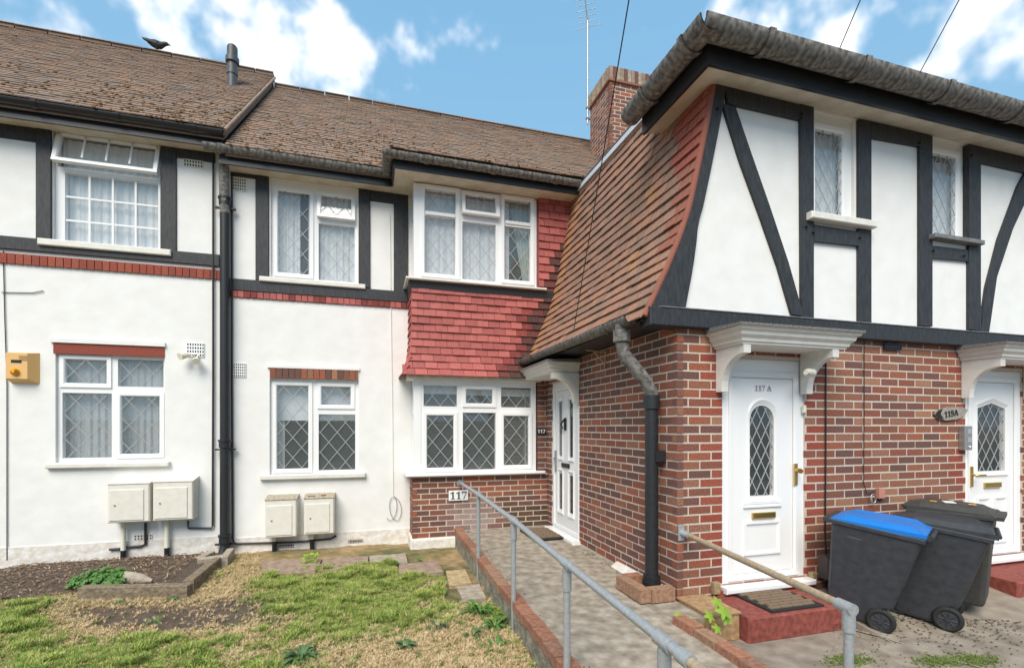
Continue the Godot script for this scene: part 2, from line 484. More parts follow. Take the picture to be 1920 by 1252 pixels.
func glaze(win: Node, t: Transform3D, frame: Rect2, panes: Array, lead: Vector2, frame_depth := 0.07) -> void:
	# frame and panes in the local x y of t; panes: [Rect2, kind, degrees ajar]
	var holes := []
	for p in panes:
		holes.append(p[0].grow(0.05 if p[1] == "sash" else 0.004))
	var f := Shape.new()
	f.sheet(frame, holes, t, frame_depth)
	put("frame", f, M.upvc, win)
	for p in panes:
		var r: Rect2 = p[0]
		var tt := t * Transform3D(Basis(), Vector3(0, 0, -0.02))
		if p[1] == "sash":
			var lean: float = p[2] if p.size() > 2 else 0.0
			var hinge := Vector3(0, r.end.y + 0.05, 0.0)
			var turned := Transform3D(Basis(Vector3.RIGHT, deg_to_rad(-lean)), Vector3.ZERO)
			tt = t * Transform3D(Basis(), hinge) * turned * Transform3D(Basis(), -hinge + Vector3(0, 0, 0.016))
			put("sash", ring(r.grow(0.054), r, tt, 0.05), M.upvc, win)
			tt = tt * Transform3D(Basis(), Vector3(0, 0, -0.02))
		var g := Shape.new()
		g.quad(tt * Vector3(r.position.x - 0.004, r.position.y - 0.004, 0), tt * Vector3(r.end.x + 0.004, r.position.y - 0.004, 0), tt * Vector3(r.end.x + 0.004, r.end.y + 0.004, 0), tt * Vector3(r.position.x - 0.004, r.end.y + 0.004, 0))
		var back := tt * Transform3D(Basis(), Vector3(0, 0, -0.016))
		g.quad(back * Vector3(r.position.x, r.position.y, 0), back * Vector3(r.end.x, r.position.y, 0), back * Vector3(r.end.x, r.end.y, 0), back * Vector3(r.position.x, r.end.y, 0))
		put("pane", g, M.glass, win)
		if lead.x > 0:
			put("leading", lattice(corners_of(r), lead.x, lead.y, tt), M.came, win)

func window(parent: Node, d: float, outer: Array, panes: Array, lead: Vector2, recess := 0.03) -> Node3D:
	var win := Node3D.new()
	win.name = "window"
	parent.add_child(win, true)
	var list := []
	for p in panes:
		list.append([rect_px(p[0], p[1], p[2], p[3], d), p[4], p[5] if p.size() > 5 else 0.0])
	glaze(win, facing(d + recess), rect_px(outer[0], outer[1], outer[2], outer[3], d), list, lead)
	return win

func curtain(win: Node, r: Rect2, d: float, m: Material, folds := 9.0, called := "curtain") -> void:
	var s := Shape.new()
	var n := int(maxf(16.0, folds * 8))
	var f := func(k: int, y: float) -> Vector3:
		var q := float(k) / n
		return Vector3(r.position.x + r.size.x * q, y, -d - 0.01 * sin(q * folds * TAU + sin(q * 17.0)) - 0.003 * sin(q * folds * 14.0))
	for k in n:
		s.quad(f.call(k, r.position.y), f.call(k + 1, r.position.y), f.call(k + 1, r.end.y), f.call(k, r.end.y))
	put(called, s, m, win)

func lay_bricks(x0: float, x1: float, y0: float, y1: float, holes: Array, course: float, pitch: float, t: Transform3D, pick: Callable, joint := 0.015, shift := 0.0) -> Array:
	var spots := []
	var rows := int(round((y1 - y0) / course))
	for row in rows:
		var yc := y0 + (row + 0.5) * course
		var free := [[x0, x1]]
		for h in holes:
			if yc > h.position.y and yc < h.end.y:
				var next := []
				for f in free:
					if h.position.x > f[0]: next.append([f[0], minf(f[1], h.position.x)])
					if h.end.x < f[1]: next.append([maxf(f[0], h.end.x), f[1]])
				free = next.filter(func(f): return f[1] - f[0] > 0.02)
		for f in free:
			var k := -1
			while true:
				var a := x0 + shift + k * pitch + (pitch * 0.5 if row % 2 else 0.0)
				k += 1
				if a > f[1]: break
				var p := maxf(a, f[0]) + joint * 0.5
				var q := minf(a + pitch, f[1]) - joint * 0.5
				if a <= f[0]: p -= joint * 0.5
				if a + pitch >= f[1]: q += joint * 0.5
				if q - p < 0.03: continue
				var w := q - p + rng.randf_range(-0.003, 0.002)
				var c := Vector3((p + q) * 0.5, yc + rng.randf_range(-0.0012, 0.0012), -0.03 + rng.randf_range(-0.0045, -0.002))
				var b := Basis(Vector3.BACK, rng.randf_range(-0.004, 0.004)) * Basis.from_scale(Vector3(w, course - joint + rng.randf_range(-0.002, 0.001), 0.06))
				spots.append([t * Transform3D(b, c), pick.call(c.x, c.y, f[1] - c.x)])
	return spots

func tile_rows(spots: Array, origin: Vector3, right: Vector3, up: Vector3, width: float, rows: int, gauge: float, pick: Callable, keep: Callable, wide := 0.167, first := 0, lift := 0.034) -> void:
	var out := right.cross(up).normalized()
	for row in rows:
		var off := wide * 0.5 if (row + first) % 2 else 0.0
		var n := int(ceil((width + off) / wide))
		for k in n:
			var a := maxf(0.0, k * wide - off)
			var b := minf(width, (k + 1) * wide - off)
			if b - a < 0.03: continue
			var len := gauge * 1.7
			var x := (a + b) * 0.5
			if not keep.call(x, row): continue
			var c := origin + right * x + up * (row * gauge + len * 0.5 - gauge * 0.25) + out * (lift * 0.5 + 0.006 + rng.randf_range(-0.003, 0.005))
			var tilt := Basis(right, out.cross(right).normalized(), out) * Basis(Vector3.RIGHT, -lift / len + rng.randf_range(-0.012, 0.012)) * Basis(Vector3.BACK, rng.randf_range(-0.014, 0.014))
			spots.append([Transform3D(tilt * Basis.from_scale(Vector3(b - a - 0.005, len, 0.014)), c), pick.call(x, row)])

func lettering(text: String, size: float, m: Material, parent: Node, t: Transform3D, called := "lettering", serif := false, depth := 0.004) -> MeshInstance3D:
	var tm := TextMesh.new()
	tm.text = text
	var font := SystemFont.new()
	font.font_names = PackedStringArray(["Droid Serif" if serif else "Droid Sans"])
	font.font_weight = 700
	tm.font = font
	tm.font_size = 64
	tm.pixel_size = size / 46.0
	tm.depth = depth
	var o := obj(called, tm, m, parent)
	o.transform = t
	return o

func gutter_run(parent: Node, called: String, path: Array, outs: Array, r: float, m: Material, brackets := 0.0) -> void:
	var s := Shape.new()
	s.gutter(path, outs, r)
	for i in path.size() - 1:
		var l: float = (path[i + 1] - path[i]).length()
		if brackets > 0:
			var n := int(l / brackets)
			for k in range(1, n + 1):
				var c: Vector3 = path[i].lerp(path[i + 1], (k - 0.4) / n)
				var dir: Vector3 = (path[i + 1] - path[i]).normalized()
				s.gutter([c - dir * 0.03, c + dir * 0.03], [outs[i], outs[i + 1]], r * 1.14)
	put(called, s, m, parent)

func moss_on(parent: Node, spots: Array, n: int, where: Callable) -> void:
	# cushions of moss on the lower edges of tiles
	var s := Shape.new()
	var ball := SphereMesh.new()
	ball.radius = 0.5; ball.height = 1.0; ball.radial_segments = 6; ball.rings = 3
	var many := MultiMesh.new()
	many.transform_format = MultiMesh.TRANSFORM_3D
	many.mesh = ball
	var list := []
	var tries := 0
	while list.size() < n and tries < n * 30:
		tries += 1
		var t: Transform3D = spots[rng.randi() % spots.size()][0]
		if rng.randf() > where.call(t.origin): continue
		var b := t.basis.orthonormalized()
		var p := t.origin - b.y * t.basis.y.length() * rng.randf_range(0.3, 0.52) + b.x * t.basis.x.length() * rng.randf_range(-0.5, 0.5) + b.z * 0.008
		var k := rng.randf_range(0.015, 0.042)
		list.append(Transform3D(b * Basis(Vector3.BACK, rng.randf() * 3.0) * Basis.from_scale(Vector3(k * 1.3, k, k * 0.6)), p))
	many.instance_count = list.size()
	for i in list.size(): many.set_instance_transform(i, list[i])
	var o := MultiMeshInstance3D.new()
	o.name = "moss"
	o.multimesh = many
	o.material_override = M.moss
	o.set_meta("kind", "stuff")
	parent.add_child(o, true)

func vent(parent: Node, r: Rect2, d: float, m: Material, cols: int, rows: int) -> void:
	var s := Shape.new()
	var holes := []
	for i in cols:
		for j in rows:
			holes.append(Rect2(r.position.x + r.size.x * (i + 0.22) / cols, r.position.y + r.size.y * (j + 0.2) / rows, r.size.x * 0.56 / cols, r.size.y * 0.6 / rows))
	s.sheet(r, holes, facing(d - 0.012), 0.011)
	var v := put("vent_grille", s, m, parent)
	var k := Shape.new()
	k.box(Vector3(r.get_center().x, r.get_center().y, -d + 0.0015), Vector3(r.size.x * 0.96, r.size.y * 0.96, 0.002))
	put("painted_hole_shade", k, M.ink, v)  # flat black sheet on the solid wall paints in the shade of the holes

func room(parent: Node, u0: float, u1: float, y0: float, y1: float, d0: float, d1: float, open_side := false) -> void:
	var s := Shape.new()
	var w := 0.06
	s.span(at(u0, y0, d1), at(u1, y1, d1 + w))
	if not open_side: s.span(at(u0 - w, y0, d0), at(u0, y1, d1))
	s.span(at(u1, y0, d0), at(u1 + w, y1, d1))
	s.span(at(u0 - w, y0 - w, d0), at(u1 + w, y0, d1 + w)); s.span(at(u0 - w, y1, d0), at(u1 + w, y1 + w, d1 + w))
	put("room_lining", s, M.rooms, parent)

# ---------------------------------------------------------------- the scene
func _ready() -> void:
	rng.seed = 1171
	var cam := Camera3D.new()
	cam.projection = Camera3D.PROJECTION_FRUSTUM
	cam.near = 0.1
	cam.far = 400.0
	cam.size = 0.1 * 1252.0 / F
	cam.frustum_offset = Vector2(0, 0.1 * (HY - 626.0) / F)
	cam.position = Vector3(0, EYE, 0)
	cam.rotation.y = -TURN
	add_child(cam)
	cam.current = true
	var env := Environment.new()
	env.background_mode = Environment.BG_SKY
	env.sky = Sky.new()
	var pano := PanoramaSkyMaterial.new()
	pano.panorama = sky_picture()
	env.sky.sky_material = pano
	env.background_energy_multiplier = 0.54
	env.tonemap_mode = Environment.TONE_MAPPER_LINEAR
	env.tonemap_exposure = 3.0
	env.sdfgi_enabled = true
	env.ssao_enabled = true
	env.ssil_enabled = true
	var holder := WorldEnvironment.new()
	holder.environment = env
	add_child(holder)
	var sun := DirectionalLight3D.new()
	sun.light_energy = 0.5
	sun.light_color = Color(1.0, 0.96, 0.9)
	sun.light_angular_distance = 40.0
	sun.shadow_enabled = true
	add_child(sun)
	sun.look_at_from_position(Vector3(-3.2, 7.5, 6.0), Vector3.ZERO)
	materials()
	var u := Shape.new()
	u.box(Vector3.ZERO, Vector3.ONE)
	unit_box = u.done()
	grounds()
	square_window_house()
	bay_house()
	wing_house()
	wall_things()
	garden_things()
	bins()
	plants()
	lawn_cover()
	surroundings()

func sky_picture() -> ImageTexture:
	var w := 2048
	var h := 1024
	var n := FastNoiseLite.new()
	n.seed = 7; n.frequency = 2.6; n.fractal_octaves = 6; n.fractal_gain = 0.55
	var big := FastNoiseLite.new()
	big.seed = 19; big.frequency = 1.1; big.fractal_octaves = 3
	# clouds of the view, by their place in the photograph: x, y, half width, half height, weight
	var blobs := [[225, 62, 56, 44, 0.72], [628, 122, 84, 58, 1.0], [10, 25, 80, 42, 1.0], [440, 112, 40, 30, 0.7], [1770, 150, 330, 110, 1.7], [1880, 90, 130, 110, 1.5], [1650, 36, 32, 30, 0.6], [1760, 25, 80, 22, 0.6],
		[1010, 30, 140, 34, 0.5], [1060, 95, 60, 40, 0.38], [1570, 10, 40, 16, 0.6], [800, 6, 80, 12, 0.5], [905, 60, 120, 30, 0.25]]
	var data := PackedByteArray()
	data.resize(w * h * 3)
	var low := Color(0.3, 0.29, 0.27).linear_to_srgb()
	for j in h:
		var el := PI * 0.5 - PI * (j + 0.5) / h
		var y := sin(el)
		for i in w:
			var c := low
			if y > -0.02:
				var az := TAU * (i + 0.5) / w - PI
				var v := Vector3(sin(az) * cos(el), y, -cos(az) * cos(el))
				var fwd := v.x * SN - v.z * CS
				var dense := 0.0
				var f := n.get_noise_3dv(v * 3.2)
				if fwd > 0.25:
					var px := CX + F * (v.x * CS + v.z * SN) / fwd
					var py := HY - F * v.y / fwd
					for b in blobs:
						var ex: float = (px - b[0]) / b[2]
						var ey: float = (py - b[1]) / b[3]
						var q := ex * ex + ey * ey
						if q < 6.0: dense += b[4] * exp(-q * 1.25)
					var inside := clampf((fwd - 0.25) * 4.0, 0.0, 1.0)
					dense = lerpf(0.32 + big.get_noise_3dv(v * 1.3) * 0.9, dense, inside)
				else:
					dense = 0.32 + big.get_noise_3dv(v * 1.3) * 0.9
				var k := smoothstep(0.36, 0.8, dense + f * 0.62)
				var up := clampf(y, 0.0, 1.0)
				var blue := Color(0.28, 0.45, 0.59).lerp(Color(0.105, 0.265, 0.45), pow(up, 0.75))
				var white := Color(0.84, 0.84, 0.85).lerp(Color(0.7, 0.71, 0.74), clampf(n.get_noise_3dv(v * 2.7 + Vector3.ONE) * 1.4, 0.0, 1.0))
				c = blue.lerp(white, k * 0.97).linear_to_srgb()
			var o := (j * w + i) * 3
			data[o] = c.r8; data[o + 1] = c.g8; data[o + 2] = c.b8
	return ImageTexture.create_from_image(Image.create_from_data(w, h, false, Image.FORMAT_RGB8, data))

func settle(o: Node3D, base: Vector3) -> void:
	o.position = base
	for c in o.get_children():
		c.position -= base

func add_node(parent: Node, called: String) -> Node3D:
	var o := Node3D.new()
	o.name = called
	parent.add_child(o, true)
	return o

func roof_slab(parent: Node, u0: float, u1: float, eave_d: float, eave_y: float, ridge_d: float, tan_pitch: float, skew := 0.0) -> Node3D:
	# a boarded roof body: front slope, back slope
	var ry := eave_y + (ridge_d - eave_d) * tan_pitch
	var back := ridge_d * 2.0 - eave_d
	var s := Shape.new()
	var p := PackedVector2Array([Vector2(-eave_d, eave_y), Vector2(-ridge_d, ry), Vector2(-back, eave_y), Vector2(-back, eave_y - 0.1), Vector2(-ridge_d, ry - 0.14), Vector2(-eave_d, eave_y - 0.1)])
	var t := Transform3D(Basis(Vector3(0, 0, 1), Vector3.UP, Vector3(-1, 0, 0)), Vector3(u0, 0, 0))
	s.plate(p, t, u1 - u0)
	var o := put("roof", s, M.roof_tiles[2], parent)
	return o

func tiled_slope(roof: Node, u0: float, u1: float, eave_d: float, eave_y: float, ridge_d: float, tan_pitch: float, most: int) -> Array:
	var up := Vector3(0, tan_pitch, -1).normalized()
	var length := (ridge_d - eave_d) * sqrt(1.0 + tan_pitch * tan_pitch)
	var spots := []
	var tone := FastNoiseLite.new()
	tone.seed = 5; tone.frequency = 0.6
	var pick := func(x: float, row: int) -> int:
		var v := tone.get_noise_2d(x * 2.0, row * 0.2) + rng.randf_range(-0.5, 0.5)
		return clampi(int(3.0 + v * 4.0), 0, 5)
	tile_rows(spots, at(u0, eave_y, eave_d), Vector3.RIGHT, up, u1 - u0, int(length / 0.1), 0.1, pick, func(_x, _r): return true, 0.167, 0, 0.019)
	cubes("tile", spots, M.roof_tiles, roof, unit_box, most)
	return spots

func ridge_tiles(roof: Node, u0: float, u1: float, d: float, y: float) -> void:
	var x := u0
	while x < u1 - 0.05:
		var w := minf(0.45, u1 - x)
		var s := Shape.new()
		var n := 8
		for k in n:
			var a0 := PI * (0.1 + 0.8 * k / n)
			var a1 := PI * (0.1 + 0.8 * (k + 1) / n)
			var p0 := Vector3(0, sin(a0) * 0.09, cos(a0) * 0.13)
			var p1 := Vector3(0, sin(a1) * 0.09, cos(a1) * 0.13)
			var o := Vector3(x, y - 0.03 + rng.randf_range(-0.004, 0.004), -d)
			s.quad(o + p0, o + p0 + Vector3(w - 0.012, 0, 0), o + p1 + Vector3(w - 0.012, 0, 0), o + p1)
		s.box(Vector3(x + w * 0.5, y - 0.02, -d), Vector3(w - 0.02, 0.06, 0.2))
		put("ridge_tile", s, M.roof_tiles[rng.randi() % 6], roof)
		x += w

func soldier_course(parent: Node, u0: float, u1: float, y0: float, y1: float, d: float, mats: Array) -> void:
	var x := u0
	while x < u1 - 0.02:
		var w := minf(0.079, u1 - x)
		var o := obj("brick", unit_box, mats[rng.randi() % mats.size()], parent)
		o.transform = Transform3D(Basis.from_scale(Vector3(w - 0.008, y1 - y0 - 0.006, 0.05)), at(x + w * 0.5, (y0 + y1) * 0.5, d + 0.013 + rng.randf_range(0.0, 0.003)))
		x += 0.079

# ---------------------------------------------------------------- the house with the square-paned window
func square_window_house() -> void:
	var h := thing("terraced_house", "white rendered house with square-paned upper window and black plastic gutter", "house")
	var d := D_MAIN
	var party := pd(417, HY, d).x
	var top := 5.1
	var hole_low := rect_px(103, 664, 308, 866, d)
	var hole_up := rect_px(98, 250, 303, 468, d)
	var s := Shape.new()
	s.sheet(Rect2(-6.6, -0.45, party + 6.6, top + 0.45), [hole_low, hole_up], facing(d), 0.25)
	s.span(at(-6.6, -0.45, d + 0.25), at(-6.35, top, 13.2)); s.span(at(-6.6, -0.45, 13.2), at(party, top, 13.45))
	put("wall", s, M.render, h)
	s = Shape.new()
	s.span(at(-6.6, -0.45, d - 0.01), at(party, 0.02, d))
	put("plinth", s, M.plinth, h)
	room(h, -6.2, party - 0.1, 0.0, 2.45, d + 0.25, 10.5)
	room(h, -6.2, party - 0.1, 2.7, 5.0, d + 0.25, 10.5)
	# framing
	timber(h, 68, 236, 97, 457, d)
	timber(h, 301, 270, 331, 478, d)
	timber(h, -240, 217, 68, 247, d, 0.018)
	timber(h, 331, 277, 403, 301, d, 0.018)
	timber(h, -240, 450, 412, 474, d, 0.03)
	var band_top := pd(205, 490, d).y
	var band_low := pd(205, 509, d).y
	block(h, "mortar_band", Rect2(-6.6, band_low, party + 6.6, band_top - band_low), d - 0.006, 0.02, M.mortar_old)
	soldier_course(h, -5.2, party - 0.01, band_low, band_top, d - 0.016, M.red_bricks)
	# upper window with white glazing bars
	var w := window(h, d, [98, 248, 303, 468], [[112, 262, 289, 312, "sash", 16.0], [117, 330, 292, 461, "fixed"]], Vector2.ZERO, 0.05)
	for c in [0.25, 0.5, 0.75]:
		var r := rect_px(117, 330, 292, 461, d)
		block(w, "glazing_bar", Rect2(r.position.x + r.size.x * c - 0.011, r.position.y, 0.022, r.size.y), d + 0.055, 0.014, M.upvc)
		var q := rect_px(112, 262, 289, 312, d)
		var o := block(w, "glazing_bar", Rect2(q.position.x + q.size.x * c - 0.01, -q.size.y, 0.02, q.size.y), 0, 0.012, M.upvc)
		o.transform = Transform3D(Basis(Vector3.RIGHT, deg_to_rad(-16.0)), at(0, q.end.y + 0.03, d + 0.025))
	for c in [1.0 / 3, 2.0 / 3]:
		var r := rect_px(117, 330, 292, 461, d)
		block(w, "glazing_bar", Rect2(r.position.x, r.position.y + r.size.y * c - 0.011, r.size.x, 0.022), d + 0.057, 0.012, M.upvc)
	block(w, "sill", rect_px(75, 460, 323, 472, d), d - 0.07, 0.12, M.white_paint, 0.01)
	var rr := rect_px(104, 262, 297, 464, d)
	curtain(w, rr, d + 0.15, M.net, 11.0)
	# lower window with diamond leading
	w = window(h, d, [103, 664, 308, 866], [[118, 674, 196, 718, "sash"], [113, 737, 205, 858, "fixed"], [218, 674, 303, 724, "fixed"], [224, 743, 296, 851, "sash"]], Vector2(0.25, 0.3), 0.04)
	block(w, "sill", rect_px(88, 867, 319, 876, d), d - 0.06, 0.11, M.white_paint, 0.01)
	rr = rect_px(106, 668, 305, 864, d)
	curtain(w, rr, d + 0.18, M.lace, 13.0)
	block(h, "lintel", rect_px(100, 647, 308, 666, d), d - 0.012, 0.03, M.red_bricks[1])
	block(h, "drip_mould", rect_px(95, 638, 310, 646, d), d - 0.03, 0.05, M.render)
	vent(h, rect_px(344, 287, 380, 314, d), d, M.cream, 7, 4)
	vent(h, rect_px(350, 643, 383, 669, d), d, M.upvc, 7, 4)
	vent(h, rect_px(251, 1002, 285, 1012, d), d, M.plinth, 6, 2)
	# eaves
	s = Shape.new()
	s.span(at(-6.6, 5.02, 6.945), at(party + 0.06, 5.2, 6.97))
	put("fascia", s, M.black_paint, h)
	s = Shape.new()
	s.span(at(-6.6, 5.065, 6.97), at(party, 5.09, d))
	put("soffit", s, M.soffit, h)
	gutter_run(h, "gutter", [at(-6.6, 5.195, 6.88), at(party + 0.1, 5.185, 6.88)], [Vector3.BACK, Vector3.BACK], 0.062, M.black_plastic, 0.7)
	var verge := party + 0.115
	var roof := roof_slab(h, -6.6, verge - 0.02, 6.9, 5.2, 10.1, 0.9)
	roof.name = "roof"
	var spots := tiled_slope(roof, -6.6, verge, 6.84, 5.2, 10.1, 0.9, 300)
	ridge_tiles(roof, -6.6, verge, 10.1, 8.14)
	s = Shape.new()
	s.tube([at(verge + 0.01, 5.19, 6.83), at(verge + 0.01, 8.12, 10.1)], 0.022, 6)
	put("verge_mortar", s, M.slab, roof)
	moss_on(roof, spots, 500, func(p): return clampf(0.6 - (p.y - 5.2) * 0.35, 0.03, 1.0) * (0.25 if p.x < -3.5 else 0.8))
	# flue
	var fp := pd(435, 152, 8.9)
	s = Shape.new()
	var fb := at(fp.x, 5.2 + (8.9 - 6.84) * 0.9 - 0.1, 8.9)
	var ft := pd(435, 86, 8.9)
	s.tube([fb, at(fb.x, ft.y - 0.1, 8.9)], 0.072, 14)
	s.tube([at(fb.x, fp.y + 0.1, 8.9), at(fb.x, fp.y + 0.16, 8.9)], 0.082, 14)
	s.tube([at(fb.x, ft.y - 0.28, 8.9), at(fb.x, ft.y - 0.2, 8.9)], 0.1, 14)
	s.tube([at(fb.x, ft.y - 0.2, 8.9), at(fb.x, ft.y - 0.03, 8.9), at(fb.x, ft.y, 8.9)], [0.078, 0.078, 0.06], 14)
	put("flue", s, mat(srgb(0.07, 0.075, 0.085), 0.45), roof)
	settle(h, at(-4.2, -0.25, d))

# ---------------------------------------------------------------- the house with the bay
func mansard_u(y: float) -> float:
	var prof := [[2.168, 2.35], [2.27, 2.55], [2.40, 2.81], [2.52, 3.08], [2.61, 3.33], [2.7, 3.7], [2.79, 4.1], [2.86, 4.46], [2.93, 4.86]]
	for k in prof.size() - 1:
		if y <= prof[k + 1][1]:
			return lerpf(prof[k][0], prof[k + 1][0], (y - prof[k][1]) / (prof[k + 1][1] - prof[k][1]))
	return 2.93

func bay_house() -> void:
	var h := thing("terraced_house", "white house with leaded bay windows above and below a red tile-hung apron", "house")
	var d := D_MAIN
	var party := pd(417, HY, d).x
	var ul := 0.533
	var ur := 2.337
	var top := 4.9
	var hole_up := rect_px(507, 345, 671, 531, d)
	var hole_low := rect_px(505, 712, 672, 888, d)
	var s := Shape.new()
	s.sheet(Rect2(party, -0.45, 3.2 - party, top + 0.45), [hole_up, hole_low, Rect2(ul + 0.1, 0.7, 1.75, 1.4), Rect2(ul + 0.1, 3.1, 1.75, 1.6)], facing(d), 0.25)
	s.span(at(party, -0.45, 13.2), at(6.0, top, 13.45)); s.span(at(5.8, -0.45, 7.0), at(6.0, top, 13.2))
	put("wall", s, M.render, h)
	room(h, party + 0.1, 2.4, 0.0, 2.45, d + 0.25, 10.5)
	room(h, party + 0.1, 2.6, 2.7, 4.85, d + 0.25, 10.5)
	timber(h, 432, 322, 479, 333, d, 0.018)
	timber(h, 479, 328, 504, 527, d)
	timber(h, 672, 352, 694, 540, d)
	timber(h, 694, 358, 740, 380, d, 0.018)
	timber(h, 738, 362, 765, 552, d)
	var beam := rect_px(432, 535, 764, 556, d)
	block(h, "timber", beam, d - 0.03, 0.06, M.black_timber, 0.006)
	var y1 := beam.position.y
	block(h, "mortar_band", Rect2(party, y1 - 0.09, ul - party, 0.09), d - 0.006, 0.02, M.red_tiles[1])
	soldier_course(h, party + 0.02, ul - 0.01, y1 - 0.088, y1 - 0.002, d - 0.014, M.red_tiles)
	var lead := Vector2(0.225, 0.28)
	var w := window(h, d, [507, 345, 671, 531], [[520, 358, 579, 511, "sash"], [602, 367, 658, 404, "sash", 10.0], [597, 420, 664, 525, "fixed"]], lead, 0.045)
	block(w, "sill", rect_px(487, 527, 685, 536, d), d - 0.06, 0.11, M.white_paint, 0.01)
	curtain(w, rect_px(509, 350, 560, 528, d), d + 0.14, M.net, 4.0)
	curtain(w, rect_px(575, 350, 669, 528, d), d + 0.14, M.net, 7.0)
	w = window(h, d, [505, 712, 672, 888], [[518, 723, 577, 879, "sash"], [602, 725, 657, 759, "sash"], [597, 777, 665, 881, "fixed"]], lead, 0.045)
	block(w, "sill", rect_px(488, 888, 685, 897, d), d - 0.06, 0.11, M.white_paint, 0.01)
	block(w, "roller_blind", rect_px(509, 718, 669, 788, d), d + 0.2, 0.004, M.net)
	curtain(w, rect_px(509, 718, 528, 884, d), d + 0.24, M.net, 2.0)
	var lt := rect_px(505, 692, 671, 711, d)
	block(h, "mortar_band", lt, d - 0.004, 0.02, M.mortar)
	soldier_course(h, lt.position.x + 0.004, lt.end.x, lt.position.y, lt.end.y, d - 0.016, M.bricks)
	block(h, "drip_mould", rect_px(501, 687, 674, 692, d), d - 0.03, 0.05, M.render)
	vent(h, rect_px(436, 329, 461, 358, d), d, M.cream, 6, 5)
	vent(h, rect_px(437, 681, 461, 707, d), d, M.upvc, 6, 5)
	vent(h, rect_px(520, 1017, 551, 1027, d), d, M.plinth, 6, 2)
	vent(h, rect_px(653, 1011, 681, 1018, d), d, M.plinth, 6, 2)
	# plinth step at the foot of the white wall
	s = Shape.new()
	s.span(at(party, -0.45, d - 0.012), at(ul, -0.02, d))
	put("plinth", s, M.plinth, h)

	# --- bay: brick base
	var bay := add_node(h, "bay")
	var sill_y := pd(780, 893, D_BAY).y
	var base_y := -0.075
	s = Shape.new()
	s.span(at(ul + 0.008, base_y, D_BAY + 0.006), at(2.6, sill_y, D_BAY + 0.2))
	s.span(at(ul + 0.008, base_y, D_BAY + 0.1), at(ul + 0.2, sill_y, d))
	put("mortar", s, M.mortar, bay)
	var pick := func(x: float, y: float, _e: float) -> int:
		var p := Vector2(x, y)
		var q := p.distance_to(Vector2(1.38, 0.17)) + rng.randf_range(-0.08, 0.08)
		if q < 0.2: return 8
		if q < 0.33: return 9
		if q < 0.42: return 10
		if x > 1.65 and y < 0.36 + rng.randf_range(-0.08, 0.08): return 11 + rng.randi() % 3
		return [0, 0, 2, 2, 5, 1, 6, 3][rng.randi() % 8]
	var all: Array = M.bricks + M.bloom_bricks + M.mossy_bricks
	var spots := lay_bricks(ul, U_SIDE + 0.02, base_y, sill_y, [], 0.0765, 0.234, facing(D_BAY), pick)
	spots.append_array(lay_bricks(-d, -D_BAY + 0.004, base_y, sill_y, [], 0.0765, 0.234, side_facing(ul), pick, 0.015, 0.1))
	# the pier between bay and front door
	spots.append_array(lay_bricks(ur + 0.02, U_SIDE + 0.02, sill_y, 2.2, [], 0.0765, 0.234, facing(D_BAY), func(_x, _y, _e): return [0, 2, 5, 1, 6][rng.randi() % 5]))
	cubes("brick", spots, all, bay, unit_box, 300)
	s = Shape.new()
	s.span(at(ur + 0.028, sill_y, D_BAY + 0.006), at(2.6, 2.3, D_BAY + 0.2))
	put("mortar", s, M.mortar_old, bay)
	s = Shape.new()
	s.chamfered(at((ul + 1.18) * 0.5 - 0.012, -0.26, D_BAY + 0.2), Vector3(1.18 - ul + 0.03, 0.37, 0.47), 0.02)
	put("plinth", s, M.plinth, bay)
	s = Shape.new()
	s.chamfered(at((ul + ur) * 0.5 + 0.01, sill_y + 0.018, D_BAY + 0.18), Vector3(ur - ul + 0.2, 0.035, 0.55), 0.008)
	put("sill", s, M.upvc, bay)
	# --- bay: lower window
	w = add_node(h, "window")
	var fr := rect_px(774, 716, 1005, 891, D_BAY)
	fr = Rect2(ul + 0.03, sill_y + 0.036, ur - ul - 0.03, pd(890, 713, D_BAY).y - sill_y - 0.036)
	var pn := func(l, t, r, b, k, a := 0.0): return [rect_px(l, t, r, b, D_BAY), k, a]
	glaze(w, facing(D_BAY + 0.03), fr, [pn.call(795, 723, 857, 761, "fixed"), pn.call(875, 730, 924, 756, "sash"), pn.call(941, 727, 997, 763, "fixed"), pn.call(801, 779, 851, 877, "sash"), pn.call(869, 774, 930, 880, "fixed"), pn.call(946, 780, 992, 872, "sash")], Vector2(0.22, 0.265))
	var side := side_facing(ul + 0.03)
	glaze(w, side, Rect2(-d + 0.02, sill_y + 0.036, d - D_BAY - 0.05, fr.size.y), [[Rect2(-d + 0.1, sill_y + 0.1, 0.28, 0.75), "fixed"], [Rect2(-d + 0.1, sill_y + 0.93, 0.28, 0.3), "fixed"]], Vector2.ZERO)
	s = Shape.new()
	s.span(at(ul + 0.02, sill_y + 0.036, D_BAY + 0.02), at(ul + 0.12, fr.end.y, D_BAY + 0.1))
	put("corner_post", s, M.upvc, w)
	block(w, "roller_blind", rect_px(790, 722, 862, 737, D_BAY), D_BAY + 0.16, 0.004, M.net)
	block(w, "roller_blind", rect_px(868, 728, 932, 740, D_BAY), D_BAY + 0.16, 0.004, M.net)
	block(w, "roller_blind", rect_px(936, 728, 1000, 742, D_BAY), D_BAY + 0.16, 0.004, M.net)
	s = Shape.new()
	s.span(at(ul - 0.06, fr.end.y, D_BAY - 0.07), at(ur + 0.05, fr.end.y + 0.07, d))
	s.span(at(ul + 0.02, fr.end.y + 0.07, D_BAY + 0.06), at(2.6, 3.0, d))
	put("bay_head", s, M.white_paint, bay)
	# --- bay: tile-hung apron
	var apron := add_node(h, "tile_hanging")
	var a_low := pd(890, 706, D_BAY - 0.1).y
	var sill2 := pd(890, 536, D_BAY).y
	var rows := 11
	var gauge := (sill2 - 0.13 - a_low) / rows
	s = Shape.new()
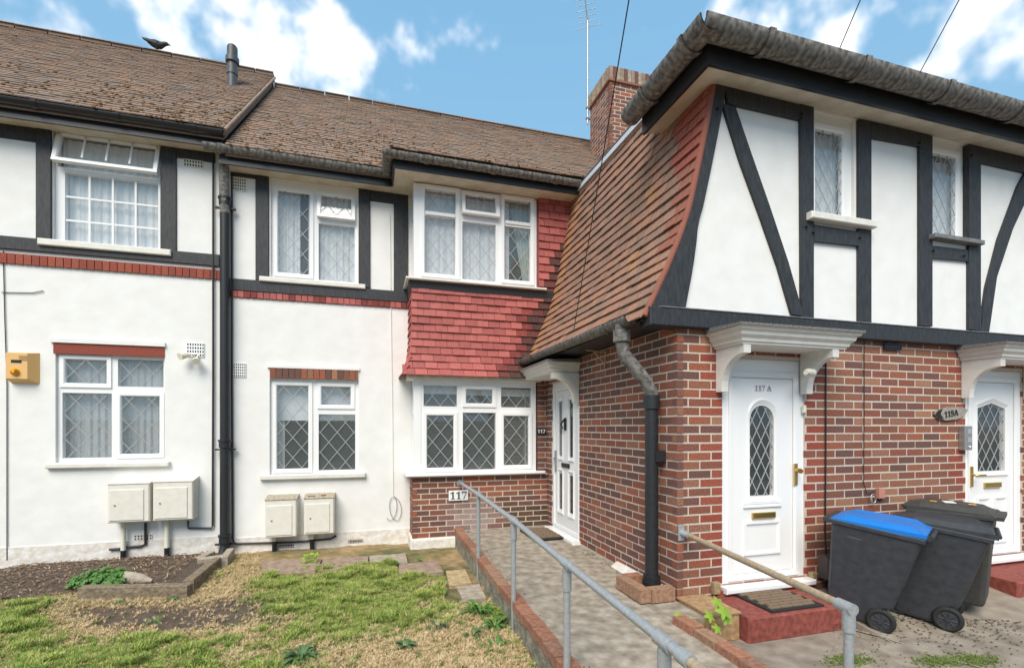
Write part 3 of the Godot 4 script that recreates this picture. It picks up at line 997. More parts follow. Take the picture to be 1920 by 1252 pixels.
	s.span(at(ul + 0.01, a_low + 0.02, D_BAY + 0.03), at(2.9, sill2, D_BAY + 0.2))
	s.span(at(ul + 0.01, a_low + 0.02, D_BAY + 0.1), at(ul + 0.1, sill2, d))
	put("backing", s, M.red_tiles[1], apron)
	var tiles := []
	for row in rows + 1:
		var kick := 0.13 * exp(-row * 0.55)
		var kick2 := 0.13 * exp(-(row + 1) * 0.55)
		var y := a_low + row * gauge
		var up := Vector3(0, gauge, kick2 - kick - 0.0)
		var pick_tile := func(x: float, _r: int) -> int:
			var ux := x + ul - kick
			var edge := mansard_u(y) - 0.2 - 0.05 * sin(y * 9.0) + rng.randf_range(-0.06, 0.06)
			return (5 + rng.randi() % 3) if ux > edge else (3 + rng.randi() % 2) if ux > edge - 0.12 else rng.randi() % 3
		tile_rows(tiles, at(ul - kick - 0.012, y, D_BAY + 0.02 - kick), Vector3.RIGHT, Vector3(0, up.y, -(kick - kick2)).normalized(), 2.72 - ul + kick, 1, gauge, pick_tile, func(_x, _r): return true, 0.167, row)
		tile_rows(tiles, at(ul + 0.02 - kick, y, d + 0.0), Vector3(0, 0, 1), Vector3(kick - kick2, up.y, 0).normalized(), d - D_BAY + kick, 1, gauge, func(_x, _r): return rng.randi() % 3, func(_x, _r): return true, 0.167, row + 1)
	# strip right of the upper window
	var strip0 := sill2 - 0.02
	for row in 15:
		var y := strip0 + row * 0.113
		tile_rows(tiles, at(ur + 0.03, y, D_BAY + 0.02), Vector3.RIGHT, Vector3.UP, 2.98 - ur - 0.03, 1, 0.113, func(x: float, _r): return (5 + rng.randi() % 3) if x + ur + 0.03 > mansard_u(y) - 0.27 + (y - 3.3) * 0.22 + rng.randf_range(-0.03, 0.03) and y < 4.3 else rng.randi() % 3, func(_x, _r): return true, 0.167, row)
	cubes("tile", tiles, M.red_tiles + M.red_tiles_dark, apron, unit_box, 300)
	s = Shape.new()
	s.span(at(ur + 0.02, sill2, D_BAY + 0.03), at(3.1, 4.9, D_BAY + 0.2))
	put("backing", s, M.red_tiles[1], apron)
	s = Shape.new()
	s.corners(at(ul - 0.03, sill2 - 0.14, D_BAY - 0.012), at(2.62, sill2 - 0.14, D_BAY - 0.012), at(2.62, sill2, D_BAY - 0.05), at(ul - 0.05, sill2, D_BAY - 0.05), at(ul - 0.03, sill2 - 0.14, d), at(2.62, sill2 - 0.14, d), at(2.62, sill2, d), at(ul - 0.05, sill2, d))
	put("lead_flashing", s, mat(srgb(0.05, 0.055, 0.065), 0.6, M.speck, 1.0), apron)
	# --- bay: upper window
	w = add_node(h, "window")
	var t2 := 4.83
	fr = Rect2(ul + 0.03, sill2 + 0.03, ur - ul - 0.02, t2 - sill2 - 0.03)
	glaze(w, facing(D_BAY + 0.03), fr, [pn.call(798, 356, 854, 396, "fixed"), pn.call(798, 406, 854, 512, "fixed"), pn.call(873, 367, 929, 399, "sash", 12.0), pn.call(868, 417, 930, 524, "fixed"), pn.call(948, 375, 995, 417, "fixed"), pn.call(948, 425, 995, 524, "fixed")], Vector2(0.21, 0.265))
	for sash in [[798, 356, 854, 512], [948, 375, 995, 524]]:
		var r := rect_px(sash[0], sash[1], sash[2], sash[3], D_BAY)
		put("sash", ring(r.grow(0.06), r.grow(0.008), facing(D_BAY + 0.006), 0.03), M.upvc, w)
		block(w, "glazing_bar", Rect2(r.position.x, r.position.y + r.size.y * 0.695, r.size.x, 0.045), D_BAY + 0.012, 0.03, M.upvc)
	glaze(w, side, Rect2(-d + 0.02, sill2 + 0.03, d - D_BAY - 0.05, fr.size.y), [[Rect2(-d + 0.1, sill2 + 0.1, 0.28, 0.85), "fixed"], [Rect2(-d + 0.1, sill2 + 1.02, 0.28, 0.28), "fixed"]], Vector2(0.2, 0.265))
	s = Shape.new()
	s.span(at(ul + 0.02, sill2 + 0.03, D_BAY + 0.02), at(ul + 0.13, t2, D_BAY + 0.1))
	put("corner_post", s, M.upvc, w)
	s = Shape.new()
	s.chamfered(at((ul + ur) * 0.5 + 0.02, sill2 + 0.014, D_BAY + 0.17), Vector3(ur - ul + 0.22, 0.03, 0.54), 0.008)
	put("sill", s, M.white_paint, w)
	curtain(w, Rect2(ul + 0.12, sill2 + 0.04, 0.85, t2 - sill2 - 0.1), D_BAY + 0.14, M.net, 7.0)
	curtain(w, Rect2(ul + 0.97, sill2 + 0.04, 0.45, t2 - sill2 - 0.1), D_BAY + 0.15, M.net, 3.0)
	var drape := Shape.new()
	for k in 14:
		var q0 := k / 14.0
		var q1 := (k + 1) / 14.0
		var f := func(q: float, top_: bool) -> Vector3:
			var z := -D_BAY - 0.2 - 0.02 * sin(q * 30.0)
			return Vector3(lerpf(1.98, 2.3, q), t2 - 0.05, z) if top_ else Vector3(lerpf(2.2, 2.31, q) , sill2 + 0.1, z)
		drape.quad(f.call(q0, false), f.call(q1, false), f.call(q1, true), f.call(q0, true))
	put("curtain", drape, M.drape, w)
	# --- eaves and roof
	s = Shape.new()
	s.span(at(party + 0.04, 4.82, 6.945), at(ul - 0.27, 5.0, 6.97))
	s.span(at(ul - 0.27, 4.83, D_BAY - 0.3), at(ul - 0.245, 5.0, 6.97))
	s.span(at(ul - 0.245, 4.83, D_BAY - 0.3), at(2.95, 5.01, D_BAY - 0.275))
	put("fascia", s, M.black_paint, h)
	s = Shape.new()
	s.span(at(party + 0.02, 4.85, 6.97), at(ul - 0.24, 4.875, d))
	s.span(at(ul - 0.245, 4.845, D_BAY - 0.275), at(3.0, 4.87, d))
	put("soffit", s, M.soffit, h)
	var g1 := ul - 0.335
	gutter_run(h, "gutter", [at(party - 0.12, 5.0, 6.88), at(g1, 4.985, 6.88)], [Vector3.BACK, Vector3.BACK], 0.068, M.iron, 0.9)
	gutter_run(h, "gutter", [at(g1, 4.985, 6.93), at(g1, 4.985, 6.36)], [Vector3.LEFT, Vector3.LEFT], 0.068, M.iron)
	gutter_run(h, "gutter", [at(g1 - 0.05, 4.985, 6.38), at(2.86, 4.97, 6.38)], [Vector3.BACK, Vector3.BACK], 0.068, M.iron, 0.8)
	var roof := roof_slab(h, party + 0.115, 6.0, 6.9, 5.0, 10.1, 0.9)
	var rs := tiled_slope(roof, party + 0.13, 5.6, 6.84, 5.0, 10.1, 0.9, 220)
	ridge_tiles(roof, party + 0.12, 5.0, 10.1, 7.94)
	# the lower pitch over the bay
	s = Shape.new()
	s.corners(at(ul - 0.29, 4.93, 6.4), at(3.3, 4.93, 6.4), at(3.3, 5.0, 6.4), at(ul - 0.29, 5.0, 6.4), at(ul - 0.29, 5.2, 7.5), at(3.3, 5.2, 7.5), at(3.3, 5.57, 7.5), at(ul - 0.29, 5.57, 7.5))
	put("bay_roof_deck", s, M.roof_tiles[2], roof)
	var bt := []
	tile_rows(bt, at(ul - 0.3, 5.0, 6.36), Vector3.RIGHT, Vector3(0, 0.52, -1.0).normalized(), 3.6, 12, 0.1, func(_x, _r): return rng.randi() % 6, func(_x, _r): return true)
	cubes("tile", bt, M.roof_tiles, roof, unit_box, 80)
	moss_on(roof, rs + bt, 1100, func(p): return clampf(0.95 - (p.y - 5.0) * 0.5 - absf(p.x - 0.1) * 0.12, 0.03, 1.0))
	# chimney
	var ch := add_node(h, "chimney")
	var c0 := 4.42
	var c1 := 5.33
	var cd := 8.45
	var ctop := pd(1145, 152, cd).y
	s = Shape.new()
	s.span(at(c0 + 0.006, 5.6, cd + 0.006), at(c1 - 0.006, ctop, cd + 0.87))
	put("mortar", s, M.mortar, ch)
	var cb := lay_bricks(c0, c1, ctop - 0.0765 * 27, ctop, [], 0.0765, 0.234, facing(cd), func(_x, _y, _e): return [0, 2, 5, 1, 0, 3][rng.randi() % 6], 0.017)
	cb.append_array(lay_bricks(-cd - 0.87, -cd + 0.004, ctop - 0.0765 * 27, ctop, [], 0.0765, 0.234, side_facing(c0), func(_x, _y, _e): return [0, 2, 5, 1, 0, 7][rng.randi() % 6], 0.017, 0.117))
	cubes("brick", cb, M.bricks, ch, unit_box, 300)
	s = Shape.new()
	s.span(at(c0 - 0.03, ctop, cd - 0.03), at(c1 + 0.03, ctop + 0.04, cd + 0.9))
	put("oversail", s, M.bricks[1], ch)
	var cap_y := ctop + 0.04
	for k in 12:
		var o := obj("cap_brick", unit_box, [M.slab, M.bricks[2], M.stone][k % 3], ch)
		o.transform = Transform3D(Basis.from_scale(Vector3(0.072, 0.24, 0.11)), at(c0 - 0.015 + (k + 0.5) * 0.0785, cap_y + 0.12, cd + 0.025))
		o = obj("cap_brick", unit_box, [M.slab, M.stone, M.yellow_stone][k % 3], ch)
		o.transform = Transform3D(Basis.from_scale(Vector3(0.11, 0.24, 0.069)), at(c0 + 0.025, cap_y + 0.12, cd + 0.08 + (k + 0.5) * 0.0745 - 0.04))
	s = Shape.new()
	s.span(at(c0 + 0.03, cap_y, cd + 0.03), at(c1 + 0.02, cap_y + 0.22, cd + 0.88))
	put("flaunching", s, M.mortar_old, ch)
	# cast-iron stack between the two houses
	var pipe := add_node(h, "downpipe")
	var dx := pd(421, HY, D_MAIN - 0.1).x
	var dd := D_MAIN - 0.1
	var foot := pd(419, 1030, dd).y
	s = Shape.new()
	s.tube([at(dx, pd(421, 400, dd).y, dd), at(dx, foot, dd)], 0.058, 14)
	for py in [378, 832, 1010]:
		var y := pd(421, py, dd).y
		s.tube([at(dx, y + 0.05, dd), at(dx, y - 0.05, dd)], 0.07, 14)
		s.tube([at(dx, y + 0.055, dd), at(dx, y + 0.03, dd)], 0.08, 14)
		s.box(at(dx, y - 0.075, dd + 0.03), Vector3(0.24, 0.02, 0.05))
	s.tube([at(dx, foot + 0.04, dd), at(dx - 0.02, foot - 0.07, dd - 0.02), at(dx - 0.07, foot - 0.16, dd - 0.07)], 0.06, 12)
	put("pipe", s, M.iron_black, pipe)
	s = Shape.new()
	s.tube([at(dx, pd(421, 400, dd).y, dd), at(dx, 4.96, dd - 0.05), at(dx, 5.0, 6.9)], [0.06, 0.06, 0.07], 14)
	s.tube([at(dx, pd(421, 290, dd).y + 0.05, dd), at(dx, pd(421, 290, dd).y - 0.08, dd)], 0.075, 14)
	put("hopper", s, M.iron, pipe)
	settle(h, at(-0.2, -0.25, d))

func canopy(parent: Node, t: Transform3D, x0: float, x1: float, y: float, deep: float, brackets: Array) -> void:
	# local x along the wall, z out of it; y is the top of the moulding
	var can := add_node(parent, "door_canopy")
	var s := Shape.new()
	var steps := [[0.0, 0.0], [0.012, -0.022], [0.03, -0.027], [0.038, -0.06], [0.065, -0.085], [0.07, -0.108], [0.085, -0.113], [0.085, -0.128]]
	for k in steps.size() - 1:
		var a: Array = steps[k]; var b: Array = steps[k + 1]
		var pa := [Vector3(x0 + a[0], y + a[1], 0), Vector3(x0 + a[0], y + a[1], deep - a[0]), Vector3(x1 - a[0], y + a[1], deep - a[0]), Vector3(x1 - a[0], y + a[1], 0)]
		var pb := [Vector3(x0 + b[0], y + b[1], 0), Vector3(x0 + b[0], y + b[1], deep - b[0]), Vector3(x1 - b[0], y + b[1], deep - b[0]), Vector3(x1 - b[0], y + b[1], 0)]
		for n in 3:
			s.quad(t * pb[n], t * pb[n + 1], t * pa[n + 1], t * pa[n])
	var e := 0.085
	s.quad(t * Vector3(x0 + e, y - 0.128, 0), t * Vector3(x1 - e, y - 0.128, 0), t * Vector3(x1 - e, y - 0.128, deep - e), t * Vector3(x0 + e, y - 0.128, deep - e))
	put("moulding", s, M.white_paint, can)
	s = Shape.new()
	var l := 0.012
	var q := [Vector3(x0 - l, y, 0), Vector3(x1 + l, y, 0), Vector3(x1 + l, y, deep + l), Vector3(x0 - l, y, deep + l)]
	var r := [Vector3(x0 - l, y + 0.045, 0), Vector3(x1 + l, y + 0.045, 0), Vector3(x1 + l, y + 0.022, deep + l), Vector3(x0 - l, y + 0.022, deep + l)]
	s.corners(t * q[3], t * q[2], t * r[2], t * r[3], t * q[0], t * q[1], t * r[1], t * r[0])
	put("lead_cap", s, mat(srgb(0.3, 0.29, 0.27), 0.9, grain(91, 0.05, 0.05, 1.0), 5.0), can)
	for x in brackets:
		s = Shape.new()
		var p := PackedVector2Array([Vector2(0, y - 0.128), Vector2(deep - 0.09, y - 0.128), Vector2(deep - 0.09, y - 0.2)])
		for k in 9:
			var w := PI * 0.5 * k / 8.0
			p.append(Vector2(deep - 0.1 - (deep - 0.17) * sin(w), y - 0.2 - 0.26 * (1.0 - cos(w))))
		p.append(Vector2(0.07, y - 0.5)); p.append(Vector2(0, y - 0.5))
		s.plate(p, t * Transform3D(Basis(Vector3(0, 0, 1), Vector3.UP, Vector3(-1, 0, 0)), Vector3(x - 0.035, 0, 0)), 0.07)
		put("bracket", s, M.white_paint, can)

func wing_house() -> void:
	var h := thing("corner_house", "brick and black-timbered house with a steep tiled side slope and two white doors", "house")
	var d := D_WING
	var far := 9.4
	var brick_top := 2.33
	var foot := -0.2
	var t := facing(d)
	var ts := side_facing(U_SIDE)
	# doors
	var door1 := Rect2(2.963, 0.05, 0.92, 2.02)
	var door2 := Rect2(6.03, 0.05, 0.9, 2.02)
	var da := pu(1086, 1006, U_SIDE)
	var db := pu(1034, 985, U_SIDE)
	var door3 := Rect2(db.z, 0.02, da.z - db.z, 2.06)
	var front := add_node(h, "front_wall")
	var s := Shape.new()
	s.sheet(Rect2(U_SIDE + 0.206, foot - 0.1, far - U_SIDE - 0.2, brick_top - foot + 0.1), [door1, door2], facing(d + 0.006), 0.2)
	s.sheet(Rect2(-D_BAY - 0.6, foot - 0.1, D_BAY + 0.6 - d - 0.006, brick_top - foot + 0.1), [door3], side_facing(U_SIDE + 0.006), 0.2)
	put("mortar", s, M.mortar, front)
	var pick := func(x: float, y: float, edge: float) -> int:
		if edge < 0.16 and rng.randf() < 0.75: return 8 + rng.randi() % 3
		if (absf(x - 3.98) < 0.12) and rng.randf() < 0.75: return 8 + rng.randi() % 3
		return [0, 0, 1, 2, 6, 6, 3, 4, 5, 7, 1][rng.randi() % 11]
	var pick_side := func(_x: float, _y: float, _e: float) -> int: return [0, 0, 1, 2, 2, 6, 3, 5, 5, 4, 6][rng.randi() % 11]
	var all: Array = M.bricks + M.red_bricks
	var course := (brick_top - 0.0) / 30.0
	var low := -course * 3.0
	var spots := lay_bricks(U_SIDE, far - 0.1, low, brick_top, [door1, door2], course, 0.2335, t, pick, 0.0155, 0.117)
	spots.append_array(lay_bricks(-D_BAY, -d + 0.004, 0.0, brick_top, [door3], course, 0.2335, ts, pick_side, 0.0155, 0.0))
	spots = spots.filter(func(q): return q[0].origin.x < 7.6)
	cubes("brick", spots, all, front, unit_box, 300)
	# rooms and hidden walls
	room(h, U_SIDE + 0.22, far - 0.3, 0.02, 2.2, d + 0.3, 6.9, true)
	room(h, 2.95, far - 0.3, 2.5, 4.36, d + 0.22, 6.5)
	s = Shape.new()
	s.span(at(far - 0.2, -0.3, d), at(far, 4.5, 8.0)); s.span(at(U_SIDE + 0.2, -0.3, 8.0), at(far, 4.5, 8.2))
	put("rear_wall", s, M.bricks[2], h)

	# --- timbered storey
	var panel := add_node(h, "render_panel")
	var w1 := rect_px(1524, 216, 1602, 414, d)
	var w2 := rect_px(1745, 263, 1815, 447, d)
	s = Shape.new()
	s.sheet(Rect2(2.9, brick_top, far - 2.9, 4.47 - brick_top), [w1, w2], facing(d), 0.2)
	var poly := PackedVector2Array()
	for k in 22:
		var y := 2.4 + k * 0.0985
		poly.append(Vector2(mansard_u(y) + 0.03, y))
	poly.append(Vector2(2.9, 4.47)); poly.append(Vector2(2.9, brick_top)); poly.append(Vector2(2.3, brick_top))
	s.plate(poly, facing(d), 0.2)
	put("render", s, M.render, panel)
	var dt := d - 0.03
	var beam_top := pd(1500, 598, dt).y
	var beam_low := pd(1500, 629, dt).y
	s = Shape.new()
	s.chamfered(Vector3((2.2 + far) * 0.5, (beam_top + beam_low) * 0.5, -dt - 0.04), Vector3(far - 2.2, beam_top - beam_low, 0.16), 0.008)
	put("timber", s, M.black_timber, h)
	s = Shape.new()
	s.corners(at(2.3, beam_top, dt - 0.045), at(far, beam_top, dt - 0.045), at(far, beam_top + 0.008, dt - 0.045), at(2.3, beam_top + 0.008, dt - 0.045), at(2.3, beam_top, d), at(far, beam_top, d), at(far, beam_top + 0.03, d), at(2.3, beam_top + 0.03, d))
	put("lead_flashing", s, M.lead, h)
	# sloping corner post follows the verge
	poly = PackedVector2Array()
	for k in 21:
		var y := beam_top + (4.45 - beam_top) * k / 20.0
		poly.append(Vector2(mansard_u(y) + 0.012, y))
	for k in 21:
		var y := 4.45 - (4.45 - beam_top) * k / 20.0
		poly.append(Vector2(mansard_u(y) + lerpf(0.34, 0.125, clampf((y - beam_top) / 0.75, 0.0, 1.0)), y))
	s = Shape.new()
	s.plate(poly, facing(dt), 0.06)
	put("timber", s, M.black_timber, h)
	var members := [
		[[1357, 166], [1497, 201], [1497, 228], [1360, 197]],
		[[1351, 197], [1376, 205], [1405, 290], [1440, 390], [1475, 495], [1503, 594], [1481, 590], [1455, 500], [1420, 400], [1385, 305]],
		[[1497, 198], [1522, 204], [1522, 598], [1499, 597]],
		[[1606, 226], [1630, 231], [1630, 606], [1606, 604]],
		[[1522, 423], [1606, 436], [1606, 463], [1522, 454]],
		[[1630, 231], [1720, 252], [1720, 277], [1630, 261]],
		[[1720, 252], [1744, 257], [1744, 613], [1720, 611]],
		[[1744, 462], [1812, 470], [1812, 491], [1744, 485]],
		[[1812, 273], [1834, 278], [1834, 621], [1812, 618]],
		[[1834, 278], [1960, 307], [1960, 335], [1834, 307]],
		[[1960, 250], [1990, 250], [1935, 345], [1895, 430], [1865, 520], [1850, 624], [1834, 622], [1845, 540], [1868, 450], [1905, 350]],
		[[1960, 300], [1990, 306], [1990, 636], [1960, 633]],
	]
	for k in members.size():
		s = Shape.new()
		s.plate(outline(members[k], d), facing(dt + 0.0015 * (k % 4)), 0.06)
		put("timber", s, M.black_timber, h)
	for peg in [[1363, 188], [1345, 204], [1503, 214], [1503, 222], [1512, 425], [1525, 436], [1612, 446], [1724, 268], [1724, 278], [1750, 470], [1808, 480], [1822, 292]]:
		s = Shape.new()
		var p := pd(peg[0], peg[1], dt)
		s.tube([p, p + Vector3(0, 0, 0.022)], 0.011, 8)
		put("peg", s, M.black_paint, h)
	var lead := Vector2(0.125, 0.205)
	var w := window(h, d, [1524, 216, 1602, 414], [[1533, 243, 1584, 405, "sash"]], lead, 0.03)
	curtain(w, rect_px(1526, 236, 1590, 411, d), d + 0.13, M.net, 4.0)
	block(w, "sill", rect_px(1508, 411, 1629, 424, d), d - 0.09, 0.2, M.white_paint, 0.008)
	w = window(h, d, [1745, 263, 1815, 447], [[1752, 288, 1798, 437, "sash"]], lead, 0.03)
	curtain(w, rect_px(1747, 290, 1806, 445, d), d + 0.13, M.net, 4.0)
	block(w, "sill", rect_px(1737, 449, 1829, 457, d), d - 0.09, 0.2, M.lead, 0.004)

	# --- side slope
	var slope := add_node(h, "side_slope")
	var tiles := []
	var y := 2.37
	var row := 0
	var span := D_BAY + 0.05 - d + 0.03
	while y < 4.84:
		var u0 := mansard_u(y)
		var u1 := mansard_u(y + 0.118)
		var up := Vector3(u1 - u0, 0.118, 0).normalized()
		var yy := y
		var pick_tile := func(x: float, _r: int) -> int:
			var near := span - x      # distance from the front verge
			if near < 0.42 + 0.1 * sin(yy * 3.0) and yy > 3.75: return 6
			if near < 0.2 and yy > 2.9: return 7
			if x < 0.36: return 4 + rng.randi() % 2
			if absf(near - 0.72 - (yy - 3.0) * 0.05) < 0.09 and rng.randf() < 0.7: return 4 if rng.randf() < 0.4 else 3
			return [0, 0, 1, 2, 2, 3, 1][rng.randi() % 7]
		tile_rows(tiles, at(u0, y, D_BAY + 0.05), Vector3(0, 0, 1), up, span, 1, 0.118, pick_tile, func(_x, _r): return true, 0.167, row)
		y += up.y * 0.118
		row += 1
	cubes("tile", tiles, M.mansard_tiles, slope, unit_box, 300)
	s = Shape.new()
	poly = PackedVector2Array()
	for k in 26:
		var q := 2.35 + k * 0.1
		poly.append(Vector2(mansard_u(q) + 0.004, q))
	for k in 26:
		var q := 4.85 - k * 0.1
		poly.append(Vector2(mansard_u(q) + 0.08, q))
	s.plate(poly, Transform3D(Basis(), Vector3(0, 0, -d - 0.02)), D_BAY - d + 0.4)
	put("boarding", s, M.roof_tiles[5], slope)
	s = Shape.new()      # mortar along the verge
	var line := []
	for k in 26:
		var q := 2.37 + k * 0.0835
		line.append(at(mansard_u(q) + 0.0, q + 0.01, d - 0.01))
	s.tube(line, 0.03, 7)
	put("verge_mortar", s, mat(srgb(0.36, 0.13, 0.09), 0.95, grain(92, 0.06, 0.5, 1.0), 4.0), slope)
	s = Shape.new()      # lead along the top
	s.corners(at(2.895, 4.8, 4.2), at(2.895, 4.8, 4.2), at(2.94, 4.93, 4.2), at(2.925, 4.93, 4.2), at(2.885, 4.83, 6.9), at(2.9, 4.83, 6.9), at(2.95, 4.97, 6.9), at(2.93, 4.97, 6.9))
	s.corners(at(2.86, 4.84, 4.2), at(2.95, 4.84, 4.2), at(2.96, 4.92, 4.2), at(2.88, 4.92, 4.2), at(2.86, 4.88, 6.9), at(2.95, 4.88, 6.9), at(2.96, 4.96, 6.9), at(2.88, 4.96, 6.9))
	put("lead_strip", s, M.lead_white, slope)
	s = Shape.new()
	s.corners(at(2.88, 4.92, 4.2), at(3.0, 4.92, 4.2), at(3.02, 4.97, 4.2), at(2.9, 4.97, 4.2), at(2.88, 4.965, 6.95), at(3.0, 4.965, 6.95), at(3.02, 5.02, 6.95), at(2.9, 5.02, 6.95))
	put("capping", s, M.black_timber, slope)
	# lower eaves of the slope
	s = Shape.new()
	s.corners(at(2.15, 2.34, d + 0.01), at(2.55, 2.34, d + 0.01), at(2.55, 2.46, d + 0.01), at(2.2, 2.4, d + 0.01), at(2.15, 2.34, D_BAY + 0.1), at(2.55, 2.34, D_BAY + 0.1), at(2.55, 2.46, D_BAY + 0.1), at(2.2, 2.4, D_BAY + 0.1))
	put("eaves_board", s, M.black_paint, slope)
	gutter_run(h, "gutter", [at(2.1, 2.43, D_BAY + 0.02), at(2.1, 2.39, d + 0.06)], [Vector3.LEFT, Vector3.LEFT], 0.068, M.iron, 0.8)
	# upper eaves
	s = Shape.new()
	s.corners(at(2.58, 4.36, 3.27), at(far, 4.36, 3.27), at(far, 4.6, 3.27), at(2.58, 4.6, 3.27), at(2.58, 4.36, 3.3), at(far, 4.36, 3.3), at(far, 4.6, 3.3), at(2.58, 4.6, 3.3))
	s.span(at(2.58, 4.36, 3.3), at(2.61, 4.6, 4.25))
	put("fascia", s, M.black_paint, h)
	s = Shape.new()
	s.corners(at(2.61, 4.37, 3.3), at(far, 4.37, 3.3), at(far, 4.39, 3.3), at(2.61, 4.39, 3.3), at(2.61, 4.45, d + 0.02), at(far, 4.45, d + 0.02), at(far, 4.47, d + 0.02), at(2.61, 4.47, d + 0.02))
	s.corners(at(2.61, 4.372, 3.3), at(2.9, 4.44, 3.5), at(2.9, 4.46, 3.5), at(2.61, 4.39, 3.3), at(2.61, 4.372, 4.25), at(2.9, 4.44, 4.25), at(2.9, 4.46, 4.25), at(2.61, 4.39, 4.25))
	put("soffit", s, M.soffit, h)
	gutter_run(h, "gutter", [at(2.41, 4.57, 3.165), at(far, 4.555, 3.165)], [Vector3.BACK, Vector3.BACK], 0.108, M.iron, 0.95)
	gutter_run(h, "gutter", [at(2.475, 4.57, 4.3), at(2.475, 4.57, 3.09)], [Vector3.LEFT, Vector3.LEFT], 0.108, M.iron, 0.5)
	# roof behind the gutters
	s = Shape.new()
	s.corners(at(2.6, 4.45, 3.3), at(far, 4.45, 3.3), at(far, 4.53, 3.28), at(2.6, 4.53, 3.28), at(4.6, 6.0, 5.4), at(far, 6.0, 5.4), at(far, 6.2, 5.4), at(4.6, 6.2, 5.4))
	s.corners(at(2.6, 4.45, 4.25), at(2.75, 4.45, 3.3), at(2.75, 4.53, 3.3), at(2.6, 4.53, 4.25), at(4.6, 6.0, 5.5), at(4.7, 6.0, 5.4), at(4.7, 6.2, 5.4), at(4.6, 6.2, 5.5))
	s.corners(at(2.96, 4.8, 4.25), at(3.05, 4.8, 4.25), at(3.05, 4.9, 4.25), at(2.96, 4.9, 4.25), at(2.96, 4.8, 6.9), at(4.3, 5.3, 6.9), at(4.3, 5.5, 6.9), at(2.96, 4.9, 6.9))
	s.span(at(4.2, 4.5, 5.4), at(far, 6.1, 7.4))
	put("roof", s, M.roof_tiles[1], h)
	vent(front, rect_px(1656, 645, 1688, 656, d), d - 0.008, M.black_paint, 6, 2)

	# --- doors
	canopy(h, facing(d), 2.79, 4.06, 2.262, 0.42, [2.93, 3.86])
	canopy(h, facing(d), 5.88, 7.15, 2.262, 0.42, [6.0, 6.98])
	canopy(h, ts, -6.72, -5.53, 2.262, 0.445, [-5.62])
	arched_door(h, door1, d)
	angled_door(h, door2, d)
	side_door(h, door3)
	# --- crooked downpipe at the corner
	var pipe := add_node(h, "downpipe")
	var pu0 := pu(1222, 1110, 2.40)
	var pd0 := -pu0.z
	s = Shape.new()
	s.tube([at(2.4, 1.68, pd0), at(2.4, 0.0, pd0)], 0.058, 14)
	s.tube([at(2.4, 1.74, pd0), at(2.4, 1.62, pd0)], 0.072, 14)
	s.tube([at(2.4, 0.14, pd0), at(2.4, 0.03, pd0)], 0.074, 14)
	s.tube([at(2.4, 0.09, pd0), at(2.4, 0.06, pd0)], 0.082, 14)
	s.box(at(2.45, 1.2, pd0), Vector3(0.1, 0.1, 0.14))
	put("pipe", s, M.iron_black, pipe)
	s = Shape.new()
	var g := pu(1166, 596, 2.1)
	s.tube([at(2.1, 2.36, -g.z), at(2.1, 2.2, -g.z), at(2.13, 2.1, -g.z + 0.02), at(2.33, 1.86, pd0 - 0.02), at(2.4, 1.76, pd0), at(2.4, 1.68, pd0)], 0.058, 14)
	s.tube([at(2.1, 2.3, -g.z), at(2.1, 2.2, -g.z)], 0.076, 14)
	put("swan_neck", s, M.iron, pipe)
	settle(h, at(4.5, -0.2, d))

func frame_of(parent: Node, t: Transform3D, r: Rect2, side: float, top: float) -> Rect2:
	# an outer frame and a rebate; returns the leaf
	var leaf := Rect2(r.position.x + side, r.position.y + 0.09, r.size.x - side * 2.0, r.size.y - 0.09 - top)
	var f := Shape.new()
	f.sheet(r, [leaf.grow(0.004)], t * Transform3D(Basis(), Vector3(0, 0, -0.02)), 0.1)
	var out := r.grow(-0.045)
	put("frame", f, M.upvc, parent)
	put("frame_moulding", ring(Rect2(leaf.position - Vector2(0.045, 0.05), leaf.size + Vector2(0.09, 0.1)), leaf.grow(0.003), t * Transform3D(Basis(), Vector3(0, 0, -0.006)), 0.016), M.upvc, parent)
	var s := Shape.new()
	s.chamfered(t * Vector3(r.get_center().x, r.position.y - 0.012, 0.0), Vector3(r.size.x + 0.06, 0.05, 0.2), 0.01, t.basis)
	put("sill", s, M.upvc, parent)
	return leaf

func pane_in(parent: Node, poly: PackedVector2Array, t: Transform3D, lead: Vector2) -> void:
	var g := Shape.new()
	var ids := Geometry2D.triangulate_polygon(poly)
	for k in range(0, ids.size(), 3):
		var a := poly[ids[k]]; var b := poly[ids[k + 1]]; var c := poly[ids[k + 2]]
		if (b - a).cross(c - a) < 0:
			var q := b; b = c; c = q
		g.tri(t * Vector3(a.x, a.y, 0), t * Vector3(b.x, b.y, 0), t * Vector3(c.x, c.y, 0))
	put("pane", g, M.glass, parent)
	if lead.x > 0:
		put("leading", lattice(poly, lead.x, lead.y, t), M.came, parent)

